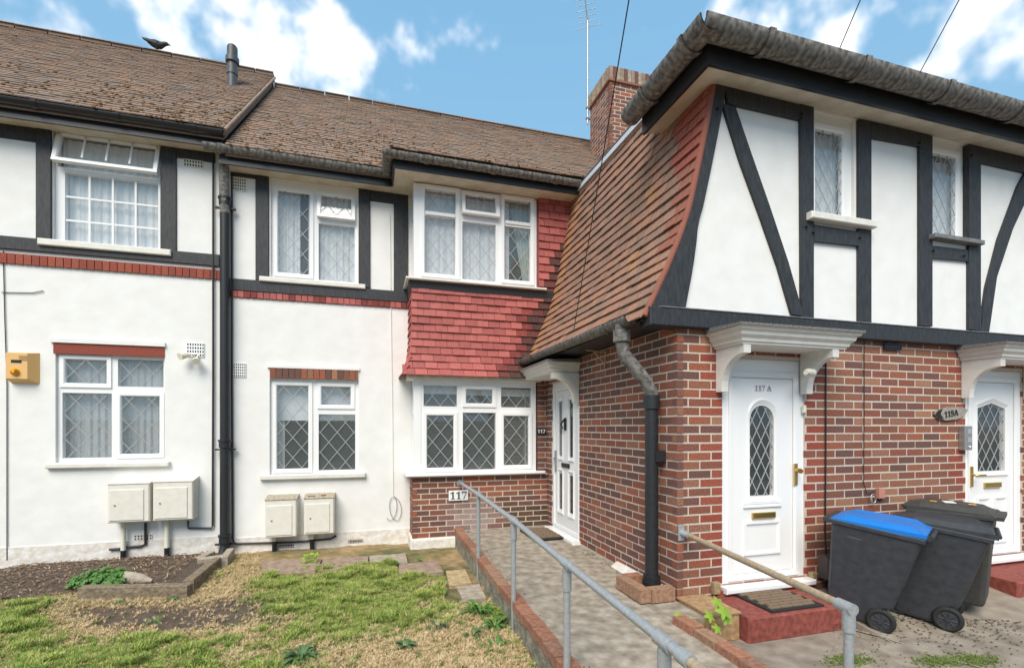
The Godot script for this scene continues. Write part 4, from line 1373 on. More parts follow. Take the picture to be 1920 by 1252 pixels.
func leaf_with(parent: Node, t: Transform3D, leaf: Rect2, openings: Array, thick := 0.05) -> void:
	# door leaf with polygon openings, each with a raised rim; the leaf is cut in strips round them
	var s := Shape.new()
	var boxes := []
	for o in openings:
		var b := Rect2(o[0], Vector2.ZERO)
		for p in o: b = b.expand(p)
		boxes.append(b)
	s.sheet(leaf, boxes, t * Transform3D(Basis(), Vector3(0, 0, -0.03)), thick)
	for k in openings.size():       # fill between the box and the shaped opening
		var rest := Geometry2D.clip_polygons(corners_of(boxes[k]), openings[k])
		for part in rest:
			if not Geometry2D.is_polygon_clockwise(part) and absf(poly_area(part)) > 1e-5:
				s.plate(part, t * Transform3D(Basis(), Vector3(0, 0, -0.03)), thick)
		for m in openings[k].size():
			var a: Vector2 = openings[k][m]
			var b: Vector2 = openings[k][(m + 1) % openings[k].size()]
			if a.distance_to(b) < 1e-4: continue
			var c: Vector2 = boxes[k].get_center()
			var oa: Vector2 = a + (a - c).normalized() * 0.05
			var ob: Vector2 = b + (b - c).normalized() * 0.05
			s.quad(t * Vector3(a.x, a.y, -0.034), t * Vector3(oa.x, oa.y, -0.012), t * Vector3(ob.x, ob.y, -0.012), t * Vector3(b.x, b.y, -0.034))
			var fa: Vector2 = a + (a - c).normalized() * 0.07
			var fb: Vector2 = b + (b - c).normalized() * 0.07
			s.quad(t * Vector3(oa.x, oa.y, -0.012), t * Vector3(fa.x, fa.y, -0.03), t * Vector3(fb.x, fb.y, -0.03), t * Vector3(ob.x, ob.y, -0.012))
	put("leaf", s, M.upvc, parent)

func poly_area(p: PackedVector2Array) -> float:
	var a := 0.0
	for k in p.size(): a += p[k].cross(p[(k + 1) % p.size()])
	return a * 0.5

func raised(parent: Node, t: Transform3D, r: Rect2, called := "moulding") -> void:
	put(called, ring(r, r.grow(-0.03), t * Transform3D(Basis(), Vector3(0, 0, -0.014)), 0.016), M.upvc, parent)

func arched_door(h: Node, r: Rect2, d: float) -> void:
	var door := add_node(h, "door")
	var t := facing(d)
	var leaf := frame_of(door, t, r, 0.12, 0.17)
	var c := leaf.get_center().x - 0.005
	var poly := PackedVector2Array([Vector2(c - 0.135, 0.83), Vector2(c + 0.135, 0.83)])
	for k in 17:
		var w := PI * k / 16.0
		poly.append(Vector2(c + 0.135 * cos(w), 1.52 + 0.135 * sin(w)))
	leaf_with(door, t, leaf, [poly])
	pane_in(door, poly, t * Transform3D(Basis(), Vector3(0, 0, -0.045)), Vector2(0.1, 0.185))
	raised(door, t, Rect2(c - 0.2, 0.3, 0.4, 0.3))
	raised(door, t, Rect2(c - 0.21, 0.73, 0.42, 0.05))
	var s := Shape.new()
	s.chamfered(at(c + 0.01, 0.655, d + 0.02), Vector3(0.255, 0.055, 0.03), 0.006)
	put("letter_plate", s, M.brass, door)
	s = Shape.new()
	s.chamfered(at(leaf.end.x + 0.012, 1.02, d + 0.0), Vector3(0.035, 0.2, 0.02), 0.006)
	s.tube([at(leaf.end.x + 0.012, 1.06, d - 0.005), at(leaf.end.x + 0.012, 1.06, d - 0.05), at(leaf.end.x + 0.0, 1.055, d - 0.06)], [0.02, 0.018, 0.025], 10)
	put("handle", s, M.brass, door)
	lettering("117 A", 0.05, M.came, door, Transform3D(Basis(), at(c + 0.01, leaf.end.y - 0.09, d + 0.026)), "house_number", true)
	s = Shape.new()
	s.chamfered(at(r.end.x - 0.022, pd(1506, 767, d).y, d - 0.01), Vector3(0.03, 0.07, 0.03), 0.006)
	put("bell_push", s, M.cream, door)

func angled_door(h: Node, r: Rect2, d: float) -> void:
	var door := add_node(h, "door")
	var t := facing(d)
	var leaf := frame_of(door, t, r, 0.1, 0.13)
	var c := leaf.get_center().x
	var poly := PackedVector2Array([Vector2(c - 0.22, 0.98), Vector2(c + 0.22, 0.98), Vector2(c + 0.22, 1.66), Vector2(c, 1.72), Vector2(c - 0.22, 1.66)])
	leaf_with(door, t, leaf, [poly])
	pane_in(door, poly, t * Transform3D(Basis(), Vector3(0, 0, -0.045)), Vector2(0.13, 0.2))
	raised(door, t, Rect2(c - 0.24, 0.2, 0.2, 0.5))
	raised(door, t, Rect2(c + 0.03, 0.2, 0.2, 0.5))
	var s := Shape.new()
	s.chamfered(at(c, 0.83, d + 0.02), Vector3(0.255, 0.055, 0.03), 0.006)
	put("letter_plate", s, M.brass, door)
	s = Shape.new()
	s.tube([at(leaf.position.x - 0.01, 0.95, d + 0.0), at(leaf.position.x - 0.01, 0.95, d - 0.06), at(leaf.position.x + 0.1, 0.95, d - 0.06)], 0.012, 8)
	s.chamfered(at(leaf.position.x - 0.01, 0.93, d), Vector3(0.035, 0.22, 0.02), 0.006)
	put("handle", s, M.brass, door)

func side_door(h: Node, r: Rect2) -> void:
	var door := add_node(h, "door")
	var t := side_facing(U_SIDE)
	var leaf := frame_of(door, t, r, 0.09, 0.12)
	var x0 := leaf.position.x
	var polys := []
	for q in [[0.13, 1.06, 0.15, 0.76], [0.5, 1.06, 0.15, 0.76], [0.13, 0.32, 0.15, 0.5], [0.5, 0.32, 0.15, 0.5]]:
		polys.append(corners_of(Rect2(x0 + q[0], q[1], q[2], q[3])))
	leaf_with(door, t, leaf, polys, 0.012)
	for p in polys:
		pane_in(door, p, t * Transform3D(Basis(), Vector3(0, 0, -0.034)), Vector2.ZERO)
	var s := Shape.new()
	s.chamfered(t * Vector3(x0 + 0.39, 0.94, -0.02), Vector3(0.24, 0.06, 0.03), 0.006, t.basis)
	put("letter_plate", s, M.ink, door)
	s = Shape.new()
	s.chamfered(t * Vector3(x0 + 0.38, 1.5, -0.02), Vector3(0.05, 0.17, 0.03), 0.01, t.basis)
	s.tube([t * Vector3(x0 + 0.38, 1.56, 0.0), t * Vector3(x0 + 0.35, 1.5, 0.03), t * Vector3(x0 + 0.38, 1.44, 0.02)], 0.012, 6)
	put("knocker", s, M.ink, door)
	s = Shape.new()
	s.chamfered(t * Vector3(x0 + 0.03, 0.98, -0.02), Vector3(0.035, 0.3, 0.03), 0.006, t.basis)
	s.tube([t * Vector3(x0 + 0.03, 1.02, 0.0), t * Vector3(x0 + 0.03, 1.02, 0.06), t * Vector3(x0 - 0.07, 1.02, 0.06)], 0.012, 8)
	put("handle", s, M.steel, door)

func to_px(p: Vector3) -> Vector2:
	var z := p.x * SN - p.z * CS
	if z < 0.05: return Vector2(-9999, -9999)
	return Vector2(CX + F * (p.x * CS + p.z * SN) / z, HY - F * (p.y - EYE) / z)

var patch_noise: FastNoiseLite

func turf(u: float, d: float) -> Vector3:
	# how much of each cover grows here: x green grass, y straw, z bare earth. Patches as the photograph shows them.
	var q := to_px(at(u, -0.22, d))
	var n := patch_noise.get_noise_2d(u * 1.0, d * 1.0)
	var fine := patch_noise.get_noise_2d(u * 5.0 + 40.0, d * 5.0)
	var green := 0.0
	for b in [[640, 1105, 210, 42, 1.0], [560, 1150, 190, 38, 0.8], [720, 1075, 130, 30, 1.0], [30, 1170, 90, 70, 1.1], [330, 1235, 250, 40, 1.1], [90, 1240, 120, 30, 0.9], [560, 1190, 120, 24, 0.7], [680, 1140, 60, 20, 0.8], [850, 1100, 80, 30, 0.5], [960, 1150, 40, 40, 0.5]]:
		var e := Vector2((q.x - b[0]) / b[2], (q.y - b[1]) / b[3]).length_squared()
		green += b[4] * exp(-e)
	var bare := 0.0
	for b in [[330, 1160, 190, 26, 1.3], [450, 1135, 90, 22, 1.0], [200, 1150, 90, 30, 0.6], [880, 1080, 60, 40, 0.45]]:
		var e := Vector2((q.x - b[0]) / b[2], (q.y - b[1]) / b[3]).length_squared()
		bare += b[4] * exp(-e)
	green = clampf(green * 0.8 + 0.13 + n * 0.7 + fine * 0.5 - bare * 0.75, 0.0, 1.0)
	if d < 2.0: green = clampf(0.4 + n, 0.0, 1.0)
	bare = clampf(bare + fine * 0.35 - 0.12, 0.0, 1.0)
	return Vector3(green, clampf(1.0 - green - bare, 0.0, 1.0), bare)

func lawn_height(u: float, d: float) -> float:
	return -0.225 + patch_noise.get_noise_2d(u * 1.6 + 9.0, d * 1.6) * 0.03 + patch_noise.get_noise_2d(u * 9.0, d * 9.0 + 5.0) * 0.008 - clampf((3.0 - d) * 0.015, 0.0, 0.05)

func grounds() -> void:
	patch_noise = FastNoiseLite.new()
	patch_noise.seed = 23; patch_noise.frequency = 0.9; patch_noise.fractal_octaves = 4
	var s := Shape.new()
	s.quad(Vector3(-80, -0.4, 80), Vector3(80, -0.4, 80), Vector3(80, -0.4, -80), Vector3(-80, -0.4, -80))
	setting("ground", s, M.earth)
	# lawn: a fine height field coloured by what covers it
	var st := SurfaceTool.new()
	st.begin(Mesh.PRIMITIVE_TRIANGLES)
	var step := 0.05
	var u0 := -7.0
	var d0 := -2.5
	var nu := int((1.12 - u0) / step)
	var nd := int((7.22 - d0) / step)
	for j in nd + 1:
		for i in nu + 1:
			var u := u0 + (1.12 - u0) * i / nu
			var d := d0 + (7.22 - d0) * j / nd
			var c := turf(u, d)
			var fleck := rng.randf_range(0.75, 1.2)
			var col := (Color(0.085, 0.13, 0.03) * c.x + Color(0.5, 0.35, 0.18) * c.y + Color(0.14, 0.1, 0.075) * c.z) * fleck / maxf(0.3, c.x + c.y + c.z)
			var e := 0.04
			var hx := lawn_height(u + e, d) - lawn_height(u - e, d)
			var hd := lawn_height(u, d + e) - lawn_height(u, d - e)
			st.set_normal(Vector3(-hx, 2.0 * e, hd).normalized())
			st.set_color(Color(col.r, col.g, col.b))
			st.add_vertex(at(u, lawn_height(u, d), d))
	for j in nd:
		for i in nu:
			var a := j * (nu + 1) + i
			for k in [a, a + nu + 1, a + 1, a + 1, a + nu + 1, a + nu + 2]: st.add_index(k)
	var lawn := obj("lawn", st.commit(), mat(Color.WHITE, 1.0, grain(95, 0.08, 0.6, 1.0, 256, 4), 2.5, heights(96, 0.12), 1.5))
	(lawn.material_override as StandardMaterial3D).vertex_color_use_as_albedo = true
	lawn.set_meta("kind", "structure")
	# ramp of rough concrete
	s = Shape.new()
	s.corners(at(1.2, -0.35, 0.2), at(2.2, -0.35, 0.2), at(2.2, -0.06, 0.2), at(1.2, -0.06, 0.2), at(1.2, -0.35, D_BAY), at(2.2, -0.35, D_BAY), at(2.2, 0.0, D_BAY), at(1.2, 0.0, D_BAY))
	s.corners(at(2.2, -0.35, 3.2), at(2.5, -0.35, 3.2), at(2.5, -0.028, 3.2), at(2.2, -0.028, 3.2), at(2.2, -0.35, D_BAY), at(2.5, -0.35, D_BAY), at(2.5, 0.0, D_BAY), at(2.2, 0.0, D_BAY))
	setting("ramp_path", s, M.concrete)
	# sloping edge of cement at the foot of the side wall
	s = Shape.new()
	s.corners(at(2.42, -0.03, 3.75), at(2.5, -0.03, 3.75), at(2.5, 0.05, 3.75), at(2.49, 0.05, 3.75), at(2.42, -0.01, 4.6), at(2.5, -0.01, 4.6), at(2.5, 0.04, 4.6), at(2.49, 0.04, 4.6))
	setting("cement_fillet", s, M.plinth)
	# concrete drive by the doors, laid in bays with joints
	var slabs := [[2.32, 4.15, 1.9, 2.75], [2.32, 3.84, 2.75, D_WING], [4.165, 6.3, 1.9, 2.75], [6.315, 9.4, 1.9, 2.75], [2.32, 3.5, -1.0, 1.885], [3.515, 6.0, -1.0, 1.885], [6.015, 9.4, -1.0, 1.885]]
	s = Shape.new()
	for q in slabs:
		s.span(at(q[0], -0.35, q[2]), at(q[1], -0.2 + rng.randf_range(-0.004, 0.004), q[3]))
	s.corners(at(3.84, -0.35, 2.75), at(9.4, -0.35, 2.75), at(9.4, -0.2, 2.75), at(3.84, -0.2, 2.75), at(3.84, -0.35, D_WING), at(9.4, -0.35, D_WING), at(9.4, -0.07, D_WING), at(3.84, -0.07, D_WING))
	setting("drive", s, M.drive)
	# pale cement repair wandering over the drive
	s = Shape.new()
	var trail := [[1596, 1178], [1650, 1192], [1695, 1207], [1740, 1226], [1800, 1240], [1860, 1256], [1900, 1262]]
	for k in trail.size() - 1:
		var a := pg(trail[k][0], trail[k][1], -0.19)
		var b := pg(trail[k + 1][0], trail[k + 1][1], -0.19)
		var w0 := Vector3(0, 0, 0.022 + 0.008 * (k % 2))
		var w1 := Vector3(0, 0, 0.022 + 0.008 * ((k + 1) % 2))
		s.quad(a + w0, b + w1, b - w1, a - w0)
	setting("cement_repair", s, M.stone)
	# soil bed
	var st2 := SurfaceTool.new()
	st2.begin(Mesh.PRIMITIVE_TRIANGLES)
	var a0 := pg(150, 1112, -0.2)
	var n := 60
	for j in n + 1:
		for i in n + 1:
			var u := lerpf(-5.2, pg(380, 1075, -0.2).x, float(i) / n)
			var d := lerpf(-a0.z, D_MAIN, float(j) / n)
			var y := -0.195 + 0.05 * sin(PI * j / n) + patch_noise.get_noise_2d(u * 8.0, d * 8.0) * 0.025
			if u < -4.0: y -= 0.06 * clampf((-4.0 - u) * 2.0, 0.0, 1.0)
			st2.set_normal(Vector3.UP)
			st2.add_vertex(at(u, y, d))
	for j in n:
		for i in n:
			var a := j * (n + 1) + i
			for k in [a, a + n + 1, a + 1, a + 1, a + n + 1, a + n + 2]: st2.add_index(k)
	st2.generate_normals()
	var bed := obj("flower_bed", st2.commit(), M.soil)
	bed.set_meta("kind", "structure")

func beam_between(called: String, a: Vector3, b: Vector3, wide: float, high: float, m: Material) -> MeshInstance3D:
	var s := Shape.new()
	var along := (b - a).normalized()
	s.chamfered((a + b) * 0.5, Vector3(wide, (b - a).length(), high), 0.008, Basis(along.cross(Vector3.UP).normalized(), along, Vector3.UP))
	return put(called, s, m)

func garden_things() -> void:
	var s: Shape
	# timbers and stones round the bed
	tag(beam_between("sleeper", pg(152, 1112, -0.16), pg(356, 1108, -0.16), 0.1, 0.14, M.sleeper), "weathered timber edging along the front of the soil bed", "edging", "timber edging of the soil bed")
	tag(beam_between("sleeper", pg(352, 1100, -0.165), pg(412, 1050, -0.165), 0.1, 0.14, M.sleeper), "weathered timber edging running from bed corner to the black downpipe", "edging", "timber edging of the soil bed")
	tag(beam_between("kerb_stone", pg(370, 1056, -0.15), pg(424, 1050, -0.15), 0.1, 0.12, M.stone), "pale concrete kerb block lying across the foot of the downpipe", "kerb", "kerb blocks by the downpipe")
	tag(beam_between("kerb_stone", pg(372, 1052, -0.17), pg(396, 1040, -0.17), 0.09, 0.1, M.stone), "short concrete kerb block set against the white wall", "kerb", "kerb blocks by the downpipe")
	tag(beam_between("kerb_stone", pg(418, 1054, -0.16), pg(432, 1036, -0.16), 0.09, 0.12, M.stone), "concrete kerb block beside the downpipe shoe", "kerb", "kerb blocks by the downpipe")
	var slabs := [[[488, 1052], [604, 1047], [590, 1072], [494, 1078], "reddish paving slab under the twin rusty meter boxes", M.slab], [[606, 1047], [690, 1042], [690, 1064], [597, 1070], "worn paving slab beside the small lime weed", M.slab], [[692, 1042], [760, 1037], [764, 1054], [694, 1060], "grey paving slab against the white wall near the bay", M.stone],
		[[748, 1058], [818, 1050], [832, 1072], [746, 1078], "pinkish paving slab in front of the white bay plinth", M.slab], [[836, 1070], [872, 1067], [884, 1092], [842, 1098], "yellow stepping stone beside the ramp wall", M.yellow_stone], [[856, 1100], [898, 1094], [912, 1120], [868, 1126], "grey stepping stone behind the dandelion", M.stone]]
	for q in slabs:
		s = Shape.new()
		var top := []
		for k in 4: top.append(pg(q[k][0], q[k][1], -0.195))
		var dn := Vector3(0, 0.06, 0)
		s.corners(top[3], top[2], top[1], top[0], top[3] - dn, top[2] - dn, top[1] - dn, top[0] - dn)
		tag(put("paving_slab", s, q[5]), q[4], "paving slab", "slabs along the house wall")
	# retaining wall of the ramp with its brick coping
	var wall := thing("ramp_wall", "low concrete wall with brick coping along the lawn side of the ramp", "wall", at(1.15, -0.3, 3.5))
	s = Shape.new()
	s.span(at(1.12, -0.4, 0.2), at(1.2, -0.05, D_BAY - 0.02))
	put("concrete_face", s, M.concrete_wall, wall)
	var d := 0.3
	while d < D_BAY - 0.1:
		var o := obj("brick", unit_box, M.coping[rng.randi() % 4], wall)
		var y := lerpf(-0.02, 0.035, d / D_BAY)
		o.transform = Transform3D(Basis(Vector3.UP, rng.randf_range(-0.03, 0.03)) * Basis.from_scale(Vector3(0.11, 0.07, 0.222)), at(1.165 + rng.randf_range(-0.006, 0.006), y - 0.03 + rng.randf_range(-0.004, 0.004), d + 0.11))
		d += 0.232
	settle(wall, at(1.15, -0.3, 3.5))
	var edge := thing("brick_edging", "single row of orange bricks edging the ramp near the wooden box", "edging", at(2.24, -0.2, 2.0))
	d = 0.4
	while d < 3.15:
		var o := obj("brick", unit_box, M.coping[rng.randi() % 4], edge)
		o.transform = Transform3D(Basis(Vector3.UP, rng.randf_range(-0.04, 0.04)) * Basis.from_scale(Vector3(0.105, 0.19, 0.222)), at(2.245 + rng.randf_range(-0.008, 0.008), -0.07 + rng.randf_range(-0.006, 0.006) - (3.0 - d) * 0.012, d + 0.11))
		d += 0.232
	settle(edge, at(2.24, -0.2, 2.0))
	var tray := thing("brick_surround", "square brick surround at the foot of the crooked downpipe", "edging", at(2.33, 0, 3.35))
	var pp := pu(1222, 1110, 2.4)
	for q in [[2.2, -pp.z - 0.02, 0.1, 0.42], [2.36, -pp.z - 0.2, 0.22, 0.1], [2.32, -pp.z + 0.19, 0.16, 0.1]]:
		var o := obj("brick", unit_box, M.coping[rng.randi() % 4], tray)
		o.transform = Transform3D(Basis.from_scale(Vector3(q[2], 0.11, q[3])), at(q[0], 0.04, q[1]))
	settle(tray, at(2.33, 0, -pp.z))
	# galvanised handrail of the ramp
	var rail := thing("handrail", "galvanised pipe handrail on four posts along the ramp", "handrail")
	var pts := [pd(862, 905, D_BAY), pu(897, 927, 1.13), pu(963, 975, 1.13), pu(1063, 1057, 1.13), pu(1246, 1203, 1.13)]
	var ext: Vector3 = pts[4] + (pts[4] - pts[3]).normalized() * 0.16
	s = Shape.new()
	s.tube(pts + [ext], 0.0225, 12)
	for p in pts.slice(1):
		var dir := (pts[4] - pts[1] as Vector3).normalized()
		s.tube([p - dir * 0.05, p + dir * 0.05], 0.03, 12)
	var dir2 := (pts[4] - pts[3] as Vector3).normalized()
	s.tube([ext - dir2 * 0.06, ext + dir2 * 0.01], 0.03, 12)
	put("rail", s, M.galvanised, rail)
	s = Shape.new()
	s.tube([ext, ext + dir2 * 0.9], 0.0215, 12)
	put("painted_rail", s, M.rail_tan, rail)
	s = Shape.new()
	s.tube([pts[0] + Vector3(0, 0, 0.0), pts[0] + Vector3(0, 0, 0.012)], 0.045, 12)
	put("flange", s, M.galvanised, rail)
	for k in range(1, 5):
		s = Shape.new()
		var p: Vector3 = pts[k]
		s.tube([p, Vector3(p.x, -0.42, p.z)], 0.0215, 12)
		if k > 1: s.tube([Vector3(p.x, p.y - 0.03, p.z), Vector3(p.x, p.y - 0.16, p.z)], 0.028, 12)
		put("post", s, M.galvanised, rail)
	settle(rail, at(1.13, -0.25, 3.5))
	rail = thing("handrail", "tan painted pipe handrail fixed to the brick corner by the arched-glass door", "handrail")
	var a := pd(1290, 1003, D_WING - 0.06)
	var e2 := pu(1592, 1140, 2.36)
	s = Shape.new()
	s.tube([a, e2], 0.0225, 12)
	put("rail", s, M.rail_tan, rail)
	s = Shape.new()
	s.chamfered(pd(1277, 998, D_WING) + Vector3(0, 0, 0.006), Vector3(0.06, 0.14, 0.014), 0.004)
	s.tube([pd(1277, 998, D_WING), a, a + (e2 - a).normalized() * 0.03], 0.028, 10)
	put("flange", s, M.galvanised, rail)
	s = Shape.new()
	var dr := (e2 - a).normalized()
	s.tube([e2 - dr * 0.07, e2 + dr * 0.03], 0.031, 12)
	s.tube([e2, e2 - Vector3(0, 0.12, 0)], 0.031, 12)
	put("elbow", s, M.galvanised, rail)
	s = Shape.new()
	s.tube([e2 - Vector3(0, 0.1, 0), Vector3(e2.x, -0.3, e2.z)], 0.0225, 12)
	put("post", s, M.galvanised, rail)
	settle(rail, Vector3(e2.x, -0.25, e2.z))
	# steps, mats, box
	var step := thing("door_step", "red painted brick step below the arched-glass door", "step", at(3.3, -0.2, 3.3), 0, "red steps at the doors")
	s = Shape.new()
	s.chamfered(at(3.3, -0.11, 3.3), Vector3(1.06, 0.2, 0.52), 0.012)
	put("slab", s, M.step_red, step)
	for k in 5:
		s = Shape.new()
		s.chamfered(at(2.98 + k * 0.22, 0.0, D_WING - 0.02), Vector3(0.213, 0.075, 0.06), 0.004)
		put("brick", s, M.step_red, step)
	settle(step, at(3.3, -0.2, 3.3))
	step = thing("door_step", "red painted brick step below the lozenge-glass door", "step", at(6.5, -0.2, 3.3), 0, "red steps at the doors")
	s = Shape.new()
	s.chamfered(at(6.45, -0.11, 3.3), Vector3(1.2, 0.2, 0.52), 0.012)
	put("slab", s, M.step_red, step)
	for k in 5:
		s = Shape.new()
		s.chamfered(at(6.0 + k * 0.22, 0.0, D_WING - 0.02), Vector3(0.213, 0.075, 0.06), 0.004)
		put("brick", s, M.step_red, step)
	settle(step, at(6.45, -0.2, 3.3))
	for q in [[pg(1379, 1117, -0.005), pg(1546, 1136, -0.005), 0.08, "brush doormat lying on the red step"], [at(2.0, 0.01, 6.5), at(2.42, 0.01, 5.85), 0.0, "dark brush doormat at the side door with four narrow panes"]]:
		var mt := thing("doormat", q[3], "doormat", Vector3.ZERO, 0, "brush doormats")
		var c: Vector3 = (q[0] + q[1]) * 0.5
		var sx: float = absf(q[1].x - q[0].x)
		var sz: float = absf(q[1].z - q[0].z)
		if sz < 0.2: sz = 0.38
		s = Shape.new()
		s.chamfered(c + Vector3(0, 0.006, 0), Vector3(sx, sz, 0.02), 0.008, Basis(Vector3.RIGHT, Vector3(0, 0, -1), Vector3.UP))
		put("rubber_base", s, M.rubber, mt)
		var along_x := sx > sz
		var rows := 7 if along_x else 9
		for j in rows:
			for i in 4:
				s = Shape.new()
				var fx := (i + 0.5 + (0.25 if j % 2 else -0.05)) / 4.4
				var fz := (j + 0.5) / rows
				s.chamfered(c + Vector3((fx - 0.5) * sx * 0.94, 0.022, (fz - 0.5) * sz * 0.92), Vector3(sx * 0.2, sz * 0.62 / rows, 0.016), 0.005, Basis(Vector3.RIGHT, Vector3(0, 0, -1), Vector3.UP))
				put("brush", s, M.coir, mt)
		settle(mt, Vector3(c.x, c.y, c.z))
	var bx := thing("wooden_box", "brown plywood box with pale lid standing beside the red step", "box")
	s = Shape.new()
	s.span(at(2.5, -0.2, 3.13), at(2.76, 0.0, 3.54))
	put("sides", s, M.ply_side, bx)
	s = Shape.new()
	s.chamfered(at(2.63, 0.008, 3.335), Vector3(0.28, 0.43, 0.018), 0.004, Basis(Vector3.RIGHT, Vector3(0, 0, -1), Vector3.UP))
	put("lid", s, M.ply, bx)
	settle(bx, at(2.63, -0.2, 3.3))
	for q in [[2.87, "wood offcut wedged beside the white sill of the arched-glass door"], [3.94, "wood offcut tucked in at the far end of the arched-glass door sill"]]:
		s = Shape.new()
		s.chamfered(at(q[0], 0.06, D_WING - 0.03), Vector3(0.06, 0.1, 0.05), 0.006)
		tag(put("wood_offcut", s, M.timber_end), q[1], "wood block", "offcuts by the sill")

func wall_things() -> void:
	var s: Shape
	var d := D_MAIN
	# meter boxes
	for q in [[202, 907, 281, 979, "clean white meter box hung on the white wall beside the lace-curtained window", 0], [287, 903, 362, 975, "clean white meter box on the downpipe side of its twin", 0], [497, 937, 556, 1007, "stained white meter box with mossy top on white wall", 1], [570, 934, 626, 1001, "stained white meter box with broken bricks lying on top", 1]]:
		var r := rect_px(q[0], q[1], q[2], q[3], d - 0.2)
		var b := thing("meter_box", q[4], "meter box", Vector3.ZERO, 0, "meter boxes on the white wall")
		s = Shape.new()
		s.chamfered(Vector3(r.get_center().x, r.get_center().y, -d + 0.11), Vector3(r.size.x, r.size.y, 0.22), 0.012)
		put("case", s, M.meter, b)
		s = Shape.new()
		s.corners(Vector3(r.position.x - 0.006, r.end.y, -d + 0.226), Vector3(r.end.x + 0.006, r.end.y, -d + 0.226), Vector3(r.end.x + 0.006, r.end.y + 0.01, -d + 0.226), Vector3(r.position.x - 0.006, r.end.y + 0.01, -d + 0.226), Vector3(r.position.x - 0.006, r.end.y, -d), Vector3(r.end.x + 0.006, r.end.y, -d), Vector3(r.end.x + 0.006, r.end.y + 0.05, -d), Vector3(r.position.x - 0.006, r.end.y + 0.05, -d))
		put("hood", s, M.meter_top if q[5] else M.meter, b)
		s = Shape.new()
		s.chamfered(Vector3(r.get_center().x - 0.02, r.get_center().y - 0.02, -d + 0.224), Vector3(r.size.x * 0.82, r.size.y * 0.8, 0.012), 0.005)
		put("door", s, M.meter, b)
		s = Shape.new()
		s.tube([Vector3(r.position.x + 0.08, r.get_center().y - 0.02, -d + 0.23), Vector3(r.position.x + 0.08, r.get_center().y - 0.02, -d + 0.236)], 0.011, 8)
		put("lock", s, M.steel, b)
		s = Shape.new()
		var lx := r.position.x + r.size.x * 0.22
		s.tube([Vector3(lx, r.position.y + 0.02, -d + 0.06), Vector3(lx, -0.1, -d + 0.06)], 0.028, 10)
		put("conduit", s, M.cream, b)
		s = Shape.new()
		s.tube([Vector3(lx, -0.08, -d + 0.06), Vector3(lx, -0.24, -d + 0.06)], 0.03, 10)
		put("conduit_foot", s, M.ink, b)
		settle(b, Vector3(r.get_center().x, -0.22, -d + 0.1))
	for q in [[585, 930, "large broken brick lying on the stained meter box", 0.12, 0.06], [606, 928, "small broken brick lying on the stained meter box", 0.08, 0.055]]:
		s = Shape.new()
		var c := pd(q[0], q[1] + 2, d - 0.12)
		var pts := []
		for k in 8:
			pts.append(Vector3((1 if k in [1, 2, 5, 6] else -1) * q[3] * 0.5 * rng.randf_range(0.6, 1.0), (1 if k in [2, 3, 6, 7] else -1) * q[4] * 0.5 * (rng.randf_range(0.5, 1.0) if k in [2, 3, 6, 7] else 1.0), (1 if k < 4 else -1) * 0.05 * rng.randf_range(0.7, 1.0)) + c)
		s.corners(pts[0], pts[1], pts[2], pts[3], pts[4], pts[5], pts[6], pts[7])
		tag(put("broken_brick", s, M.bricks[4]), q[2], "brick", "broken bricks on the meter box")
	# pipes and cables on the white wall
	var w := func(points: Array, r: float, m: Material, called: String, label: String, cat: String, off := 0.03) -> void:
		var sh := Shape.new()
		var path := []
		for p in points: path.append(pd(p[0], p[1], d - off))
		sh.tube(path, r, 8)
		tag(put(called, sh, m), label, cat)
	w.call([[399, 276], [399, 700], [398, 985], [396, 990], [352, 990], [352, 976]], 0.013, M.pipe_brown, "waste_pipe", "thin brown pipe running down beside the downpipe to a white meter box", "pipe")
	w.call([[434, 330], [434, 700], [436, 1010], [440, 1019], [555, 1016], [620, 1010], [630, 1004]], 0.013, M.pipe_brown, "waste_pipe", "thin dark pipe running down and along under the stained meter boxes", "pipe")
	w.call([[272, 980], [272, 1020], [262, 1024], [232, 1026], [222, 1029], [204, 1030]], 0.016, M.pipe_brown, "gas_pipe", "dark bent gas pipe below the clean white meter box", "pipe")
	w.call([[5, 470], [8, 600], [12, 720], [12, 900], [12, 1050]], 0.005, M.wire, "wall_cable", "black cable running down the wall past the yellow alarm box", "cable", 0.012)
	w.call([[2, 548], [60, 549], [80, 545]], 0.005, M.wire, "wall_cable", "short cable on white wall below the red brick band", "cable", 0.012)
	w.call([[731, 400], [733, 600], [736, 800], [737, 930]], 0.004, M.cream, "wall_cable", "pale cable hanging down the wall beside the bay", "cable", 0.012)
	var coil := []
	for k in 26:
		var q := k / 25.0 * TAU * 1.6
		coil.append([737 + 11 * sin(q) + 6 * sin(q * 0.5), 953 - 22 * cos(q)])
	w.call(coil, 0.004, M.steel, "cable_coil", "loose coil of wire hanging on the white wall", "cable", 0.02)
	# alarm box
	var al := thing("alarm_box", "yellow alarm box with amber lamp on the white wall", "alarm box")
	var r := rect_px(12, 659, 66, 718, d - 0.08)
	s = Shape.new()
	var x0 := r.position.x; var x1 := r.end.x; var y0 := r.position.y; var y1 := r.end.y
	s.corners(Vector3(x0, y0 + 0.05, -d + 0.1), Vector3(x1 - 0.07, y0 + 0.05, -d + 0.1), Vector3(x1 - 0.07, y1 - 0.02, -d + 0.1), Vector3(x0, y1 - 0.02, -d + 0.1), Vector3(x0, y0, -d), Vector3(x1, y0, -d), Vector3(x1, y1, -d), Vector3(x0, y1, -d))
	put("case", s, M.alarm, al)
	s = Shape.new()
	for k in 3: s.box(Vector3(x1 - 0.11, y1 - 0.06 - k * 0.022, -d + 0.1), Vector3(0.08, 0.007, 0.006))
	put("louvre", s, M.ink, al)
	s = Shape.new()
